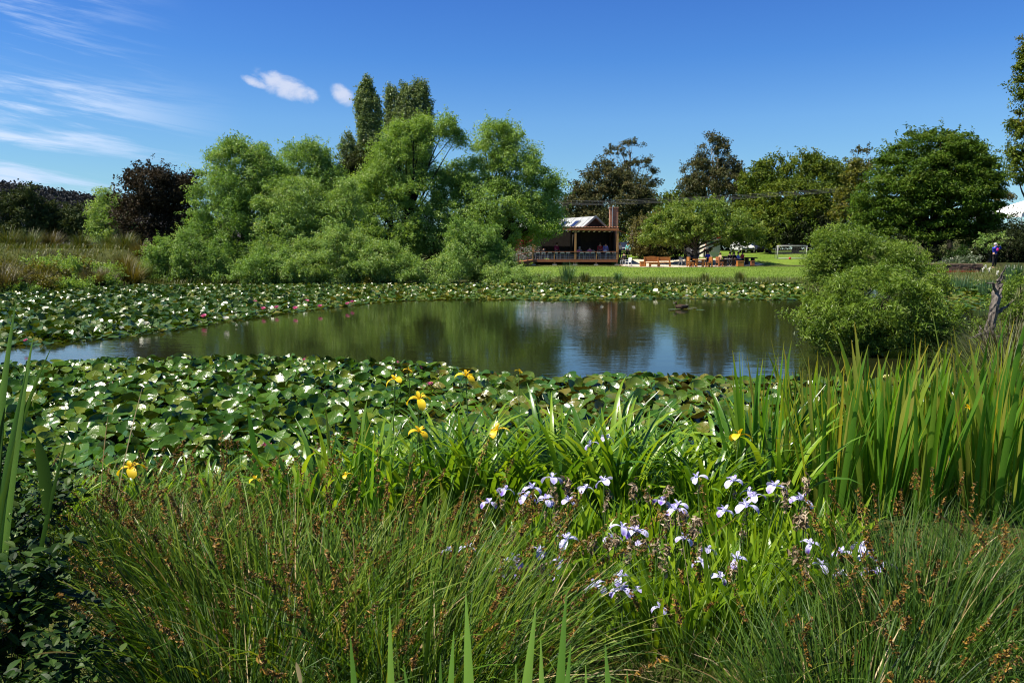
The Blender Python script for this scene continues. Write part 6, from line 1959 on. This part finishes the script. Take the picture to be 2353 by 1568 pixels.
# cream irises round the photographer
for k, (px, py, Y) in enumerate(((2264, 613, 50), (2275, 616, 50), (2272, 621, 48), (2311, 615, 48), (2330, 614, 48), (2326, 621, 46), (2345, 617, 47), (2318, 613, 50), (2291, 626, 44), (2258, 620, 49))):
    c = at(px, py, Y)
    g = hzf(c[0], Y)
    r_ = empty('cream_iris', (c[0], Y, g), 0, ['cream iris left of the photographer, highest', 'cream iris at the feet of the photographer', 'lowest cream iris at the feet of the photographer', 'cream iris above the tip of the dead stump', 'cream iris right of the stump tip', 'low cream iris right of the stump tip', 'rightmost cream iris by the photo edge', 'cream iris just right of the photographer', 'small cream iris below the photographer', 'cream iris beside the inlet reeds'][k], 'iris flower', 'cream irises round the photographer')
    hgt = max(.15, c[2] - g)
    V, Q = tube([(0, 0, 0), (.01, 0, hgt * .5), (0, 0, hgt)], .012, 5)
    Bag().add(V, Q).build('stem', M['stem'], r_)
    o = spent_bloom(np.random.default_rng(k), 26, .085).build('bloom', M['whitepetal'], r_)
    o.location = (0, 0, hgt)

# dead stump in the right bank
rs = np.random.default_rng(4)
Ys = 11.6
path = [at(px, py, Ys + dy) for px, py, dy in ((2258, 815, 0), (2268, 780, .02), (2276, 740, .05), (2284, 700, .05), (2292, 668, .1), (2296, 650, .12))]
path = np.array(path)
st0 = path[0].copy()
ds = empty('dead_stump', tuple(st0), 0, 'weathered grey dead stump with broken twigs on the right bank', 'stump')
t = np.linspace(0, 1, 26)
pi = np.stack([np.interp(t, np.linspace(0, 1, 6), path[:, q]) for q in range(3)], 1)
V, Q = tube(pi, .068 * (1 - .35 * t), 14)
n_ = unit(V - np.repeat(pi, 14, 0))
V = V + n_ * (.012 * np.sin(np.tile(np.arange(14), 26) * 2.4 + np.repeat(t * 9, 14)) + rs.normal(0, .008, len(V)))[:, None]
b = Bag().add(V - st0, Q)
b.build('trunk', M['deadwood'], ds)
for pts_ in (((2294, 655, .12), (2296, 640, .1), (2303, 628, .05), (2312, 612, 0)), ((2296, 645, .12), (2304, 634, .2), (2309, 640, .2)), ((2290, 672, .1), (2278, 652, 0), (2266, 648, -.1)), ((2272, 760, 0), (2245, 770, -.3), (2225, 778, -.4)), ((2284, 720, .05), (2310, 705, .1), (2328, 690, .1)), ((2268, 785, 0), (2292, 772, -.2), (2302, 778, -.3)), ((2262, 800, 0), (2250, 765, -.1), (2252, 748, -.1))):
    P = np.array([at(px, py, Ys + dy) for px, py, dy in pts_]) - st0
    tt = np.linspace(0, 1, 9)
    Pi = np.stack([np.interp(tt, np.linspace(0, 1, len(P)), P[:, q]) for q in range(3)], 1) + rs.normal(0, .008, (9, 3))
    V, Q = tube(Pi, .028 * (1 - .8 * tt), 6)
    Bag().add(V, Q).build('twig', M['deadwood'], ds)

# the duck
dw = on(1566, 709)
du = empty('duck', (dw[0], dw[1], -.01), 0, 'small dark brown duck resting on the open water', 'duck')
V, Q = tube([(-.20, 0, .10), (-.15, 0, .075), (-.08, 0, .065), (0, 0, .06), (.08, 0, .065), (.13, 0, .075), (.165, 0, .10), (.175, 0, .14), (.165, 0, .155), (.17, 0, .175), (.185, 0, .19), (.20, 0, .19), (.215, 0, .18)], [.008, .045, .075, .09, .088, .07, .05, .036, .034, .038, .038, .032, .012], 12)
V[:, 2] = np.maximum(V[:, 2], -.02)
Bag().add(V, Q).build('body', solid('duck_plumage', (.06, .035, .02), (.02, .014, .01), 30, .8, .2), du, True)
V, Q = tube([(.205, 0, .18), (.23, 0, .174), (.252, 0, .168)], [.014, .011, .005], 8)
Bag().add(V, Q).build('bill', M['cloth_grey'], du)
for s in (-1, 1):
    V, Q = tube([(.07, s * .055, .085), (-.02, s * .066, .09), (-.12, s * .04, .095), (-.19, s * .01, .11)], [.01, .03, .022, .004], 8)
    Bag().add(V, Q).build('wing', M['cloth_black'], du, True)
du.rotation_euler = (0, 0, 2.9)
for k, (px, py) in enumerate(((1545, 712), (1580, 710), (1592, 708), (1610, 712), (1553, 711))):
    w_ = on(px, py)
    o = bpy.data.objects.new('floating_lily_pad', protos[k, True])
    COL.objects.link(o)
    o.location, o.scale, o.rotation_euler = (w_[0], w_[1], .015), (.14, .14, .02), (0, 0, k * 2.2)
    tag(o, 'lone dark lily pad floating on open water near the duck', 'lily pad', 'lone pads near the duck')
